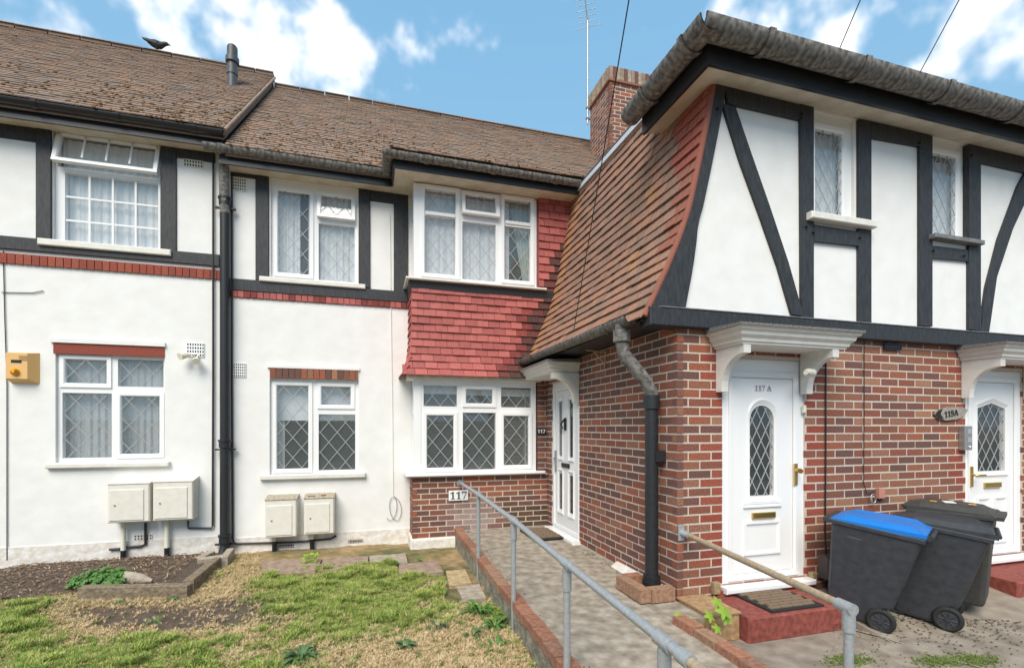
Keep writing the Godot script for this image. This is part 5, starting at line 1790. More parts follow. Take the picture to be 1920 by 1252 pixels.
	s.box(Vector3(x0 + 0.1, y1 - 0.12, -d + 0.1), Vector3(0.1, 0.035, 0.006))
	put("name_plate", s, M.ink, al)
	s = Shape.new()
	s.tube([Vector3(x0 + 0.09, y0 + 0.13, -d + 0.095), Vector3(x0 + 0.09, y0 + 0.13, -d + 0.125), Vector3(x0 + 0.09, y0 + 0.13, -d + 0.14)], [0.045, 0.04, 0.015], 12)
	put("lamp_lens", s, M.amber, al)
	settle(al, Vector3(x0 + 0.15, y0, -d))
	# twin security lamps
	var sl := thing("security_lamp", "pair of small cream floodlights under a white wall vent", "lamp")
	for q in [[346, 666, -0.6], [367, 675, 0.25]]:
		var p := pd(q[0], q[1], d - 0.1)
		s = Shape.new()
		var dir := Vector3(q[2], -0.35, 0.8).normalized()
		s.tube([p - dir * 0.05, p, p + dir * 0.07], [0.025, 0.04, 0.045], 12)
		put("lamp_head", s, M.cream, sl)
		s = Shape.new()
		s.tube([p - dir * 0.04, pd(372, 664, d)], 0.01, 6)
		put("arm", s, M.cream, sl)
	settle(sl, pd(372, 668, d))
	# house numbers
	var pl := thing("house_number_plate", "white tile with black number on the brick base of the bay", "sign")
	var pr := rect_px(841, 919, 877, 938, D_BAY)
	s = Shape.new()
	s.chamfered(Vector3(pr.get_center().x, pr.get_center().y, -D_BAY + 0.014), Vector3(pr.size.x, pr.size.y, 0.016), 0.003)
	put("tile", s, M.digit_white, pl)
	lettering("117", 0.105, mat(srgb(0.05, 0.1, 0.08), 0.5), pl, Transform3D(Basis(), Vector3(pr.get_center().x, pr.get_center().y, -D_BAY + 0.0235)), "lettering", true)
	settle(pl, Vector3(pr.get_center().x, pr.get_center().y, -D_BAY))
	pl = thing("house_number_plate", "small black number plate on the brick pier beside the bay", "sign")
	pr = rect_px(1006, 803, 1023, 814, D_BAY)
	s = Shape.new()
	s.chamfered(Vector3(pr.get_center().x, pr.get_center().y, -D_BAY + 0.012), Vector3(pr.size.x, pr.size.y + 0.01, 0.014), 0.003)
	put("plate", s, M.ink, pl)
	lettering("117", 0.055, M.digit_white, pl, Transform3D(Basis(), Vector3(pr.get_center().x, pr.get_center().y, -D_BAY + 0.021)))
	settle(pl, Vector3(pr.get_center().x, pr.get_center().y, -D_BAY))
	d = D_WING
	pl = thing("house_number_plate", "pointed grey slate with black number on the brick wall", "sign")
	s = Shape.new()
	s.plate(outline([[1750, 776], [1757, 768], [1775, 763], [1800, 763], [1812, 768], [1806, 778], [1792, 786], [1770, 788], [1757, 785]], d), facing(d - 0.022), 0.016)
	put("slate", s, M.slate, pl)
	s = Shape.new()
	s.plate(outline([[1750, 776], [1756, 769], [1764, 766], [1760, 776], [1766, 786], [1757, 785]], d), facing(d - 0.0235), 0.003)
	put("dark_patch", s, M.rubber, pl)
	lettering("119A", 0.06, M.ink, pl, Transform3D(Basis(Vector3.BACK, 0.14), pd(1785, 775, d - 0.026)), "lettering", true)
	settle(pl, pd(1782, 776, d))
	# intercom
	var ic := thing("intercom", "grey metal door intercom beside the lozenge-glass door", "intercom")
	var c := pd(1805, 821, d)
	s = Shape.new()
	s.chamfered(c + Vector3(0, 0, 0.03), Vector3(0.11, 0.25, 0.06), 0.006)
	put("case", s, M.steel, ic)
	for k in 2:
		s = Shape.new()
		s.chamfered(c + Vector3(0.01, 0.07 - k * 0.09, 0.061), Vector3(0.05, 0.05, 0.006), 0.002)
		put("speaker", s, M.came, ic)
	s = Shape.new()
	s.tube([c + Vector3(0.01, -0.09, 0.06), c + Vector3(0.01, -0.09, 0.068)], 0.012, 8)
	put("button", s, M.digit_white, ic)
	settle(ic, c)
	# sensor lamp on the canopy bracket
	s = Shape.new()
	var lp := pd(1516, 698, d - 0.2)
	s.tube([lp + Vector3(0.07, 0.0, -0.02), lp, lp + Vector3(-0.035, -0.005, 0.02), lp + Vector3(-0.06, -0.006, 0.03)], [0.035, 0.036, 0.034, 0.02], 12)
	tag(put("sensor_lamp", s, M.cream), "small round cream sensor lamp on the canopy bracket", "lamp")
	# cable, junction box and drain riser
	var jb := thing("junction_box", "brown plastic cable box on a short riser by the bins", "cable box")
	var jr := rect_px(1545, 1041, 1570, 1084, d - 0.06)
	s = Shape.new()
	s.chamfered(Vector3(jr.get_center().x, jr.get_center().y, -d + 0.06), Vector3(jr.size.x, jr.size.y, 0.12), 0.03)
	put("case", s, M.box_brown, jb)
	s = Shape.new()
	s.tube([Vector3(jr.get_center().x + 0.01, jr.position.y + 0.02, -d + 0.05), Vector3(jr.get_center().x + 0.01, -0.2, -d + 0.05)], 0.03, 10)
	put("riser", s, M.pipe_brown, jb)
	s = Shape.new()
	s.tube([pd(1549, 668, d - 0.012), pd(1549, 850, d - 0.012), pd(1548, 1000, d - 0.014), pd(1550, 1042, d - 0.03)], 0.007, 6)
	put("cable", s, M.wire, jb)
	settle(jb, Vector3(jr.get_center().x, -0.2, -d + 0.05))
	var so := thing("wall_socket_box", "small pink-brown box with dangling ring on the brick wall above the bins", "cable box")
	s = Shape.new()
	s.chamfered(pd(1648, 924, d) + Vector3(0, 0, 0.02), Vector3(0.075, 0.1, 0.04), 0.004)
	put("case", s, mat(srgb(0.5, 0.22, 0.17), 0.7), so)
	s = Shape.new()
	s.tube([pd(1621, 600, d - 0.05), pd(1621, 650, d - 0.012), pd(1621, 780, d - 0.012), pd(1620, 905, d - 0.012), pd(1626, 925, d - 0.02), pd(1640, 922, d - 0.02)], 0.004, 6)
	put("cable", s, M.wire, so)
	s = Shape.new()
	var rp := pd(1638, 935, d - 0.03)
	var loop := []
	for k in 13: loop.append(rp + Vector3(sin(TAU * k / 12.0) * 0.035, cos(TAU * k / 12.0) * 0.045, 0))
	s.tube(loop, 0.006, 6, false)
	put("ring", s, M.steel, so)
	settle(so, pd(1648, 924, d))
	# hook bracket on the side wall
	s = Shape.new()
	var h0 := pu(1135, 692, U_SIDE)
	var h1 := pu(1137, 660, U_SIDE)
	s.tube([h0 + Vector3(-0.01, 0, 0), h1 + Vector3(-0.01, 0, 0), h1 + Vector3(-0.24, 0.01, 0)], 0.007, 6)
	s.tube([h0 + Vector3(-0.01, 0.06, 0), h1 + Vector3(-0.15, 0, 0)], 0.006, 6)
	tag(put("hanging_basket_bracket", s, mat(srgb(0.5, 0.4, 0.26), 0.7)), "small pale scrolled bracket on the shaded brick side wall", "bracket")
	# bird
	bird()
	# television aerial strapped to the chimney
	var ae := thing("tv_aerial", "tall thin television aerial strapped to the brick chimney", "aerial")
	var m0 := pu(1102, 222, 4.36)
	var top := pu(1097, 50, 4.36)
	top = Vector3(m0.x, top.y, m0.z)
	s = Shape.new()
	s.tube([m0 - Vector3(0, 0.12, 0), top + Vector3(0, 0.12, 0)], 0.02, 8)
	put("mast", s, M.steel, ae)
	for k in [0.0, 0.22]:
		s = Shape.new()
		s.box(m0 + Vector3(0.02, k, 0), Vector3(0.12, 0.03, 0.05))
		put("bracket", s, M.steel, ae)
	var be := top + Vector3(-0.26, 0.85, 0.25)
	s = Shape.new()
	s.tube([top - (be - top) * 0.15, be], 0.012, 6)
	put("boom", s, M.steel, ae)
	for k in 11:
		s = Shape.new()
		var p := top.lerp(be, -0.1 + k * 0.105)
		var half := 0.2 if k > 0 else 0.3
		var dirx := Vector3(0.93, 0.2, 0.3).normalized()
		s.tube([p - dirx * half, p + dirx * half], 0.006, 5)
		put("element", s, M.steel, ae)
	settle(ae, m0)

func bird() -> void:
	var p0 := pd(293, 103, 10.1)
	var base := at(p0.x, 8.2, 10.1)
	var s := Shape.new()
	# one body swept along its spine: tail, rump, breast, neck, head, beak
	var spine := [Vector3(-0.21, 0.19, 0), Vector3(-0.15, 0.16, 0), Vector3(-0.09, 0.125, 0), Vector3(-0.02, 0.11, 0), Vector3(0.05, 0.12, 0), Vector3(0.1, 0.145, 0), Vector3(0.135, 0.165, 0), Vector3(0.165, 0.168, 0), Vector3(0.185, 0.162, 0), Vector3(0.225, 0.148, 0)]
	var wide := [0.035, 0.03, 0.045, 0.065, 0.062, 0.042, 0.034, 0.032, 0.018, 0.003]
	var high := [0.008, 0.014, 0.035, 0.06, 0.062, 0.042, 0.034, 0.03, 0.015, 0.003]
	var rings := []
	for i in spine.size():
		var t: Vector3 = (spine[mini(i + 1, 9)] - spine[maxi(i - 1, 0)]).normalized()
		var up := Vector3(-t.y, t.x, 0)
		var ring_ := []
		for k in 12:
			var w := TAU * k / 12.0
			var n: Vector3 = (Vector3.BACK * cos(w) / wide[i] + up * sin(w) / high[i]).normalized()
			ring_.append([base + spine[i] + Vector3.BACK * cos(w) * wide[i] + up * sin(w) * high[i], n])
		rings.append(ring_)
	for i in 9:
		for k in 12:
			var m := (k + 1) % 12
			var a = rings[i][k]; var b = rings[i][m]; var c = rings[i + 1][m]; var e = rings[i + 1][k]
			s.smooth(a[0], b[0], c[0], a[1], b[1], c[1]); s.smooth(a[0], c[0], e[0], a[1], c[1], e[1])
	for k in range(1, 11): s.tri(rings[0][0][0], rings[0][k + 1][0], rings[0][k][0])
	for z in [-0.025, 0.025]:
		s.tube([base + Vector3(0.01, 0.08, z), base + Vector3(0.0, 0.03, z), base + Vector3(0.01, 0.0, z)], [0.014, 0.007, 0.005], 6)
		s.tube([base + Vector3(-0.015, 0.0, z), base + Vector3(0.04, 0.0, z)], 0.005, 5)
	for z in [-1.0, 1.0]:       # folded wings
		s.plate(PackedVector2Array([Vector2(0.06, 0.15), Vector2(0.0, 0.165), Vector2(-0.08, 0.155), Vector2(-0.17, 0.17), Vector2(-0.1, 0.12), Vector2(0.0, 0.1)]), Transform3D(Basis(), base + Vector3(0, 0, 0.064 * z + 0.004)), 0.008)
	tag(put("bird", s, M.feather), "dark bird standing on the tiled ridge", "bird")

func bin(label: String, w1: Vector3, beta: float, w: float, l: float, hgt: float, body: Material, lid: Material, stickers := false, tip := 8.0) -> void:
	var right := Vector3(CS, 0, SN)
	var fwd := Vector3(SN, 0, -CS)
	var ax := right * cos(beta) + fwd * sin(beta)
	var back := right * sin(beta) - fwd * cos(beta)
	var o := thing("wheelie_bin", label, "bin", Vector3.ZERO, 0, "wheelie bins by the brick wall")
	var lean := Basis(ax, Vector3.UP, back) * Basis(Vector3.RIGHT, deg_to_rad(tip))
	o.transform = Transform3D(lean, w1 + Vector3(0, 0.1, 0) - lean * Vector3(-w * 0.44, 0.1, l * 0.2))
	# body: rounded rectangles that widen upwards
	var levels := [[0.035, 0.395, -0.36, 0.1], [0.06, 0.41, -0.38, 0.11], [0.19, 0.425, -0.395, 0.13], [0.24, 0.43, -0.4, 0.29], [0.45, 0.45, -0.42, 0.35], [0.86, 0.485, -0.47, 0.44], [0.9, 0.485, -0.475, 0.45]]
	var loops := []
	for q in levels:
		var lp := []
		var hw: float = q[1] * w
		var z0: float = q[2] * l
		var z1: float = q[3] * l
		var r := 0.035
		for c in [[hw, z1, 0], [-hw, z1, 1], [-hw, z0, 2], [hw, z0, 3]]:
			for k in 4:
				var a: float = PI * 0.5 * c[2] + PI * 0.5 * k / 3.0
				lp.append(Vector3(c[0] - signf(c[0]) * r + r * cos(a), q[0] * hgt, c[1] - (r if c[1] == z1 else -r) + r * sin(a)))
		loops.append(lp)
	var s := Shape.new()
	for i in loops.size() - 1:
		var n: int = loops[i].size()
		for k in n:
			var m := (k + 1) % n
			s.quad(loops[i][m], loops[i][k], loops[i + 1][k], loops[i + 1][m])
	for k in range(1, loops[0].size() - 1): s.tri(loops[0][0], loops[0][k], loops[0][k + 1])
	put("body", s, body, o)
	# moulded channels on the sides and the back
	for sx in [-1.0, 1.0]:
		for q in [[-0.2, 0.22, 0.17, 0.58], [0.1, 0.12, 0.2, 0.26]]:
			s = Shape.new()
			var mid: float = q[1] + q[3] * 0.5
			var out := lerpf(0.385, 0.485, (mid - 0.06) / 0.8) * w
			var b := Basis(Vector3(0, 0, -sx), Vector3(sx * 0.105 * w / hgt, 1, 0).normalized(), Vector3(sx, 0, 0)) 
			s.chamfered(Vector3(sx * (out - 0.002), mid * hgt, q[0] * l), Vector3(q[2] * l, q[3] * hgt, 0.02), 0.009, b.orthonormalized())
			put("moulding", s, body, o)
	# rim
	s = Shape.new()
	s.chamfered(Vector3(0, 0.905 * hgt, -0.012 * l), Vector3(w * 1.02, l * 0.98, 0.035), 0.008, Basis(Vector3.RIGHT, Vector3(0, 0, -1), Vector3.UP))
	s.box(Vector3(0, 0.9 * hgt, -0.5 * l), Vector3(w * 0.92, 0.03, 0.09))
	put("rim", s, body, o)
	# lid: shallow dome with two ridges, rising to the hinge
	s = Shape.new()
	var nx := 10
	var nz := 12
	var f := func(i: int, j: int) -> Vector3:
		var x := (float(i) / nx - 0.5)
		var z := (float(j) / nz - 0.5)
		var y := 0.93 * hgt + 0.035 * (1.0 - pow(absf(x) * 2.0, 4.0)) * (1.0 - pow(absf(z) * 2.0, 6.0)) + 0.03 * (z + 0.5)
		if absf(absf(x) - 0.36) < 0.06 and absf(z) < 0.4: y += 0.016
		return Vector3(x * w * 1.0, y, z * l * 0.96)
	for i in nx:
		for j in nz:
			s.quad(f.call(i, j + 1), f.call(i + 1, j + 1), f.call(i + 1, j), f.call(i, j))
	for i in nx:
		for e in [[0, 1.0], [nz, -1.0]]:
			var a: Vector3 = f.call(i, e[0]); var b: Vector3 = f.call(i + 1, e[0])
			s.quad(a, b, b - Vector3(0, 0.03, 0), a - Vector3(0, 0.03, 0))
	for j in nz:
		for e in [0, nx]:
			var a: Vector3 = f.call(e, j); var b: Vector3 = f.call(e, j + 1)
			s.quad(a, b, b - Vector3(0, 0.03, 0), a - Vector3(0, 0.03, 0))
	put("lid", s, lid, o)
	if stickers:
		s = Shape.new()
		s.box(Vector3(-0.02, 0.993 * hgt, 0.02), Vector3(0.13, 0.004, 0.08), Basis(Vector3.UP, 0.3))
		put("sticker", s, M.digit_white, o)
		for k in 2:
			s = Shape.new()
			s.box(Vector3(0.02 + k * 0.02, 0.992 * hgt + 0.004 * k, -0.14 + k * 0.26), Vector3(0.05, 0.004, 0.05))
			put("sticker", s, M.amber, o)
	# handle and hinge lugs
	s = Shape.new()
	s.tube([Vector3(-w * 0.44, 0.945 * hgt, l * 0.52), Vector3(w * 0.44, 0.945 * hgt, l * 0.52)], 0.016, 10)
	for sx in [-0.42, -0.15, 0.15, 0.42]:
		s.box(Vector3(sx * w, 0.935 * hgt, l * 0.485), Vector3(0.03, 0.035, l * 0.07))
	put("handle", s, body, o)
	# wheels on an axle
	s = Shape.new()
	s.tube([Vector3(-w * 0.42, 0.1, l * 0.2), Vector3(w * 0.42, 0.1, l * 0.2)], 0.011, 8)
	put("axle", s, M.steel, o)
	for sx in [-1.0, 1.0]:
		var wh := add_node(o, "wheel")
		var c := Vector3(sx * w * 0.44, 0.1, l * 0.2)
		s = Shape.new()
		var ring_path := []
		for k in 25: ring_path.append(c + Vector3(0, cos(TAU * k / 24.0), sin(TAU * k / 24.0)) * 0.08)
		s.tube(ring_path, 0.0215, 8, false)
		put("tyre", s, M.rubber, wh)
		s = Shape.new()
		for e in [-0.012, 0.012]: s.tube([c + Vector3(e, 0, 0), c + Vector3(e * 1.2, 0, 0)], 0.064, 18)
		s.tube([c - Vector3(0.024, 0, 0), c + Vector3(0.024, 0, 0)], 0.018, 10)
		for k in 8:
			var q := Vector3(0, cos(TAU * k / 8.0), sin(TAU * k / 8.0))
			s.tube([c + Vector3(sx * 0.016, 0, 0) + q * 0.015, c + Vector3(sx * 0.016, 0, 0) + q * 0.06], 0.005, 5)
		put("rim", s, M.bin, wh)

func bins() -> void:
	var y := -0.2
	bin("dark grey wheelie bin with a bright blue lid", pg(1652, 1188, y), deg_to_rad(45), 0.53, 0.65, 0.9, M.bin, M.bin_blue)
	bin("black wheelie bin with a flat black lid standing beside the blue-lidded bin", pg(1778, 1184, y), deg_to_rad(47), 0.49, 0.61, 0.89, M.bin, M.bin)
	bin("faded grey wheelie bin with stickers on its lid near the lozenge-glass door", at(5.2, -0.1, 3.3), deg_to_rad(-138), 0.5, 0.6, 0.88, M.bin_old, M.bin_old, true, 0.0)

func leaf(s: Shape, base: Vector3, dir: Vector3, length: float, width: float, rise: float, droop: float, teeth := 0) -> void:
	# a leaf strip that rises and droops over; toothed when asked
	var side := dir.cross(Vector3.UP).normalized()
	var n := 7 if teeth == 0 else teeth * 2 + 1
	var prev: Array = []
	for k in n + 1:
		var q := float(k) / n
		var p := base + dir * length * q + Vector3.UP * (rise * length * sin(q * PI * 0.6) - droop * length * q * q)
		var w := width * pow(sin(PI * clampf(q * 0.92 + 0.08, 0.0, 1.0)), 0.7) * 0.5
		if teeth > 0: w *= (1.0 if k % 2 else 0.45) * (0.35 + 0.65 * q if q < 0.8 else 1.0)
		if k == n: w = 0.0
		var row := [p - side * w + Vector3.UP * w * 0.3, p, p + side * w + Vector3.UP * w * 0.3]
		if prev.size():
			s.quad(prev[0], prev[1], row[1], row[0])
			s.quad(prev[1], prev[2], row[2], row[1])
		prev = row

func rosette(label: String, where: Vector3, leaves: int, length: float, width: float, m: Material, teeth := 5, group := "dandelions and docks in the lawn") -> void:
	var s := Shape.new()
	for k in leaves:
		var a := TAU * k / leaves + rng.randf_range(-0.3, 0.3)
		var l := length * rng.randf_range(0.6, 1.05)
		leaf(s, where, Vector3(cos(a), 0, sin(a)), l, width * rng.randf_range(0.8, 1.2), rng.randf_range(0.25, 0.8), rng.randf_range(0.15, 0.5), teeth)
	var t := thing("weed", label, "plant", Vector3.ZERO, 0, group)
	put("leaves", s, m, t)
	settle(t, where)

func lobed(s: Shape, c: Vector3, n: Vector3, r: float, lobes := 5) -> void:
	var a := n.cross(Vector3(0.3, 0.1, 1)).normalized()
	var b := n.cross(a)
	var m := lobes * 4
	var spin := rng.randf() * TAU
	var last := Vector3.ZERO
	for k in m + 1:
		var w := TAU * k / m
		var q := r * (0.72 + 0.28 * cos(w * lobes))
		var p := c + (a * cos(w + spin) + b * sin(w + spin)) * q - n * q * q * 0.8 / r * 0.25
		if k > 0: s.tri(c, last, p)
		last = p

func plants() -> void:
	# geranium clump in the bed
	var c := pg(180, 1108, -0.2)
	var s := Shape.new()
	for k in 330:
		var a := rng.randf() * TAU
		var e := sqrt(rng.randf())
		var p := c + Vector3(cos(a) * e * 0.3, 0.0, sin(a) * e * 0.2 - 0.12)
		var hgt := 0.2 * sqrt(1.0 - e * e * 0.85) * rng.randf_range(0.5, 1.0)
		lobed(s, p + Vector3(0, hgt + 0.01, 0), Vector3(cos(a) * e * 0.8 + rng.randf_range(-0.4, 0.4), 1.0, sin(a) * e * 0.8 + rng.randf_range(-0.2, 0.5)).normalized(), rng.randf_range(0.022, 0.042))
	var g := thing("geranium", "bright green leafy geranium clump in the soil bed", "plant")
	put("leaves", s, M.leaf, g)
	s = Shape.new()
	for k in 40:
		var a := rng.randf() * TAU
		var e := sqrt(rng.randf())
		s.tube([c + Vector3(cos(a) * e * 0.12, -0.03, sin(a) * e * 0.08 - 0.12), c + Vector3(cos(a) * e * 0.27, 0.14 * (1.1 - e), sin(a) * e * 0.18 - 0.12)], 0.003, 4)
	put("stems", s, M.leaf_lime, g)
	settle(g, c)
	rosette("large jagged dandelion beside the grey stepping stone", pg(898, 1152, -0.225), 30, 0.2, 0.05, M.leaf)
	rosette("dandelion with narrow leaves against the ramp wall", pg(955, 1165, -0.225), 10, 0.16, 0.05, M.leaf)
	rosette("dandelion sprouting in dry grass near the ramp wall", pg(928, 1178, -0.225), 14, 0.16, 0.05, M.leaf)
	rosette("dark broad-leaved dock clump in the straw", pg(565, 1238, -0.23), 44, 0.15, 0.035, M.leaf_dark, 0)
	rosette("small dark weed in the dry grass beyond the dock", pg(820, 1180, -0.23), 12, 0.13, 0.045, M.leaf_dark, 0)
	rosette("scrubby weed on the straw below the jagged dandelion", pg(885, 1195, -0.23), 13, 0.13, 0.05, M.leaf_dark, 4)
	rosette("tall leafy weed growing against the concrete face of the ramp wall", pg(930, 1222, -0.235), 14, 0.17, 0.055, M.leaf, 4)
	rosette("low weed on dry ground between dock and ramp", pg(760, 1215, -0.23), 10, 0.12, 0.045, M.leaf_dark, 0)
	rosette("pale young weed growing on the bare earth", pg(290, 1170, -0.23), 9, 0.09, 0.03, M.leaf, 4)
	rosette("tiny weed against the timber edging", pg(221, 1133, -0.22), 9, 0.07, 0.02, M.leaf_dark, 0)
	rosette("spiky weed at the timber edging corner", pg(322, 1128, -0.22), 9, 0.09, 0.02, M.leaf_dark, 0)
	rosette("weed growing at the foot of the white bay plinth", pg(787, 1052, -0.21), 8, 0.07, 0.03, M.leaf, 0)
	# lime weed at the wall
	s = Shape.new()
	var b := pg(582, 1056, -0.2)
	for k in 26:
		var p := b + Vector3(rng.randf_range(-0.1, 0.1), rng.randf_range(0.02, 0.12), rng.randf_range(-0.04, 0.04))
		lobed(s, p, Vector3(rng.randf_range(-0.5, 0.5), 1, 0.6).normalized(), rng.randf_range(0.015, 0.03), 3)
	var lw := thing("weed", "lime green weed at the foot of the stained meter box", "plant")
	put("leaves", s, M.leaf_lime, lw)
	s = Shape.new()
	for k in 5: s.tube([b + Vector3(0, -0.02, 0), b + Vector3(-0.08 + k * 0.04, 0.1, 0)], 0.003, 4)
	put("stems", s, M.leaf_lime, lw)
	settle(lw, b)
	# vine shoot by the wooden box
	s = Shape.new()
	b = at(2.4, -0.06, 3.12)
	for q in [[0.0, 0.12, 0.1, 0.055], [0.09, 0.16, 0.14, 0.07], [0.13, 0.1, 0.12, 0.06], [-0.1, 0.06, 0.02, 0.045], [-0.16, 0.09, -0.05, 0.04], [0.05, 0.03, 0.12, 0.05], [0.1, 0.2, 0.06, 0.055]]:
		lobed(s, b + Vector3(q[0], q[1], q[2]), Vector3(rng.randf_range(-0.3, 0.3), 0.7, 0.8).normalized(), q[3], 5)
	var v := thing("vine_shoot", "light green vine shoot climbing over the brick edging by the box", "plant")
	put("leaves", s, M.leaf_lime, v)
	s = Shape.new()
	s.tube([b + Vector3(-0.16, -0.05, -0.06), b + Vector3(0, 0.03, 0.02), b + Vector3(0.1, 0.17, 0.08)], 0.004, 5)
	put("stems", s, M.leaf_lime, v)
	settle(v, b)
	# stone and dead shrub in the bed
	s = Shape.new()
	var r0 := pg(245, 1092, -0.17)
	s.tube([r0 + Vector3(-0.1, 0.03, 0), r0 + Vector3(-0.04, 0.05, 0), r0 + Vector3(0.08, 0.04, 0.02), r0 + Vector3(0.2, 0.01, 0.03)], [0.05, 0.075, 0.06, 0.02], 8)
	tag(put("rock", s, M.stone), "pale grey rock lying beside the geranium clump", "rock")
	# fallen twigs and dead leaves on the bed
	var many := MultiMesh.new()
	many.transform_format = MultiMesh.TRANSFORM_3D
	many.use_colors = true
	var chip := Shape.new()
	chip.box(Vector3.ZERO, Vector3(0.05, 0.004, 0.012))
	many.mesh = chip.done()
	many.instance_count = 2600
	for k in 2600:
		var u := rng.randf_range(-5.0, -2.05)
		var d := rng.randf_range(5.75, 7.15)
		var y := -0.18 + 0.04 * sin(PI * clampf((d - 5.7) / 1.5, 0.0, 1.0)) + rng.randf_range(0.0, 0.02)
		if u < -4.0: y -= 0.05
		many.set_instance_transform(k, Transform3D(Basis(Vector3.UP, rng.randf() * TAU) * Basis(Vector3.BACK, rng.randf_range(-0.5, 0.5)) * Basis.from_scale(Vector3.ONE * rng.randf_range(0.3, 1.0)), at(u, y, d)))
		many.set_instance_color(k, [Color(0.17, 0.11, 0.08), Color(0.25, 0.16, 0.11), Color(0.13, 0.09, 0.065), Color(0.42, 0.32, 0.2), Color(0.3, 0.21, 0.13)][rng.randi() % 5])
	var mi := MultiMeshInstance3D.new()
	mi.name = "dead_leaves"
	# grit, moss and leaf crumbs gathered round the bins and along the ramp edges
	var grit := MultiMesh.new()
	grit.transform_format = MultiMesh.TRANSFORM_3D
	grit.use_colors = true
	grit.mesh = many.mesh
	grit.instance_count = 520
	for k in 520:
		var p := Vector3.ZERO
		if k < 420:
			var q := pg(1560 + 360 * rng.randf(), 1165 + 75 * rng.randf() * rng.randf(), -0.2)
			p = Vector3(q.x, -0.193, q.z)
			if -p.z > 2.75: p.y += (-p.z - 2.75) * 0.16
		elif k < 470:
			p = at(1.23 + absf(rng.randfn(0.0, 0.05)), -0.01, rng.randf_range(1.5, 6.7))
			p.y = lerpf(-0.06, 0.0, (-p.z - 0.2) / 6.55) + 0.004
		else:
			p = at(2.46 - absf(rng.randfn(0.0, 0.06)), 0.0, rng.randf_range(3.7, 5.5))
			p.y = lerpf(-0.028, 0.0, (-p.z - 3.2) / 3.55) + 0.004
		grit.set_instance_transform(k, Transform3D(Basis(Vector3.UP, rng.randf() * TAU) * Basis.from_scale(Vector3(rng.randf_range(0.1, 0.4), rng.randf_range(0.5, 1.5), rng.randf_range(0.3, 0.9))), p))
		grit.set_instance_color(k, [Color(0.07, 0.055, 0.04), Color(0.12, 0.09, 0.06), Color(0.2, 0.15, 0.1), Color(0.09, 0.1, 0.04)][rng.randi() % 4])
	var gi := MultiMeshInstance3D.new()
	gi.name = "grit"
	gi.multimesh = grit
	gi.material_override = M.tinted
	gi.set_meta("kind", "stuff")
	gi.set_meta("label", "dark grit and leaf crumbs on the concrete by the bins and ramp edges")
	gi.set_meta("category", "grit")
	add_child(gi)
	mi.multimesh = many
	mi.material_override = M.tinted
	mi.set_meta("kind", "stuff")
	mi.set_meta("label", "brown twigs and dead leaves strewn over the soil bed")
	mi.set_meta("category", "leaf litter")
	add_child(mi)

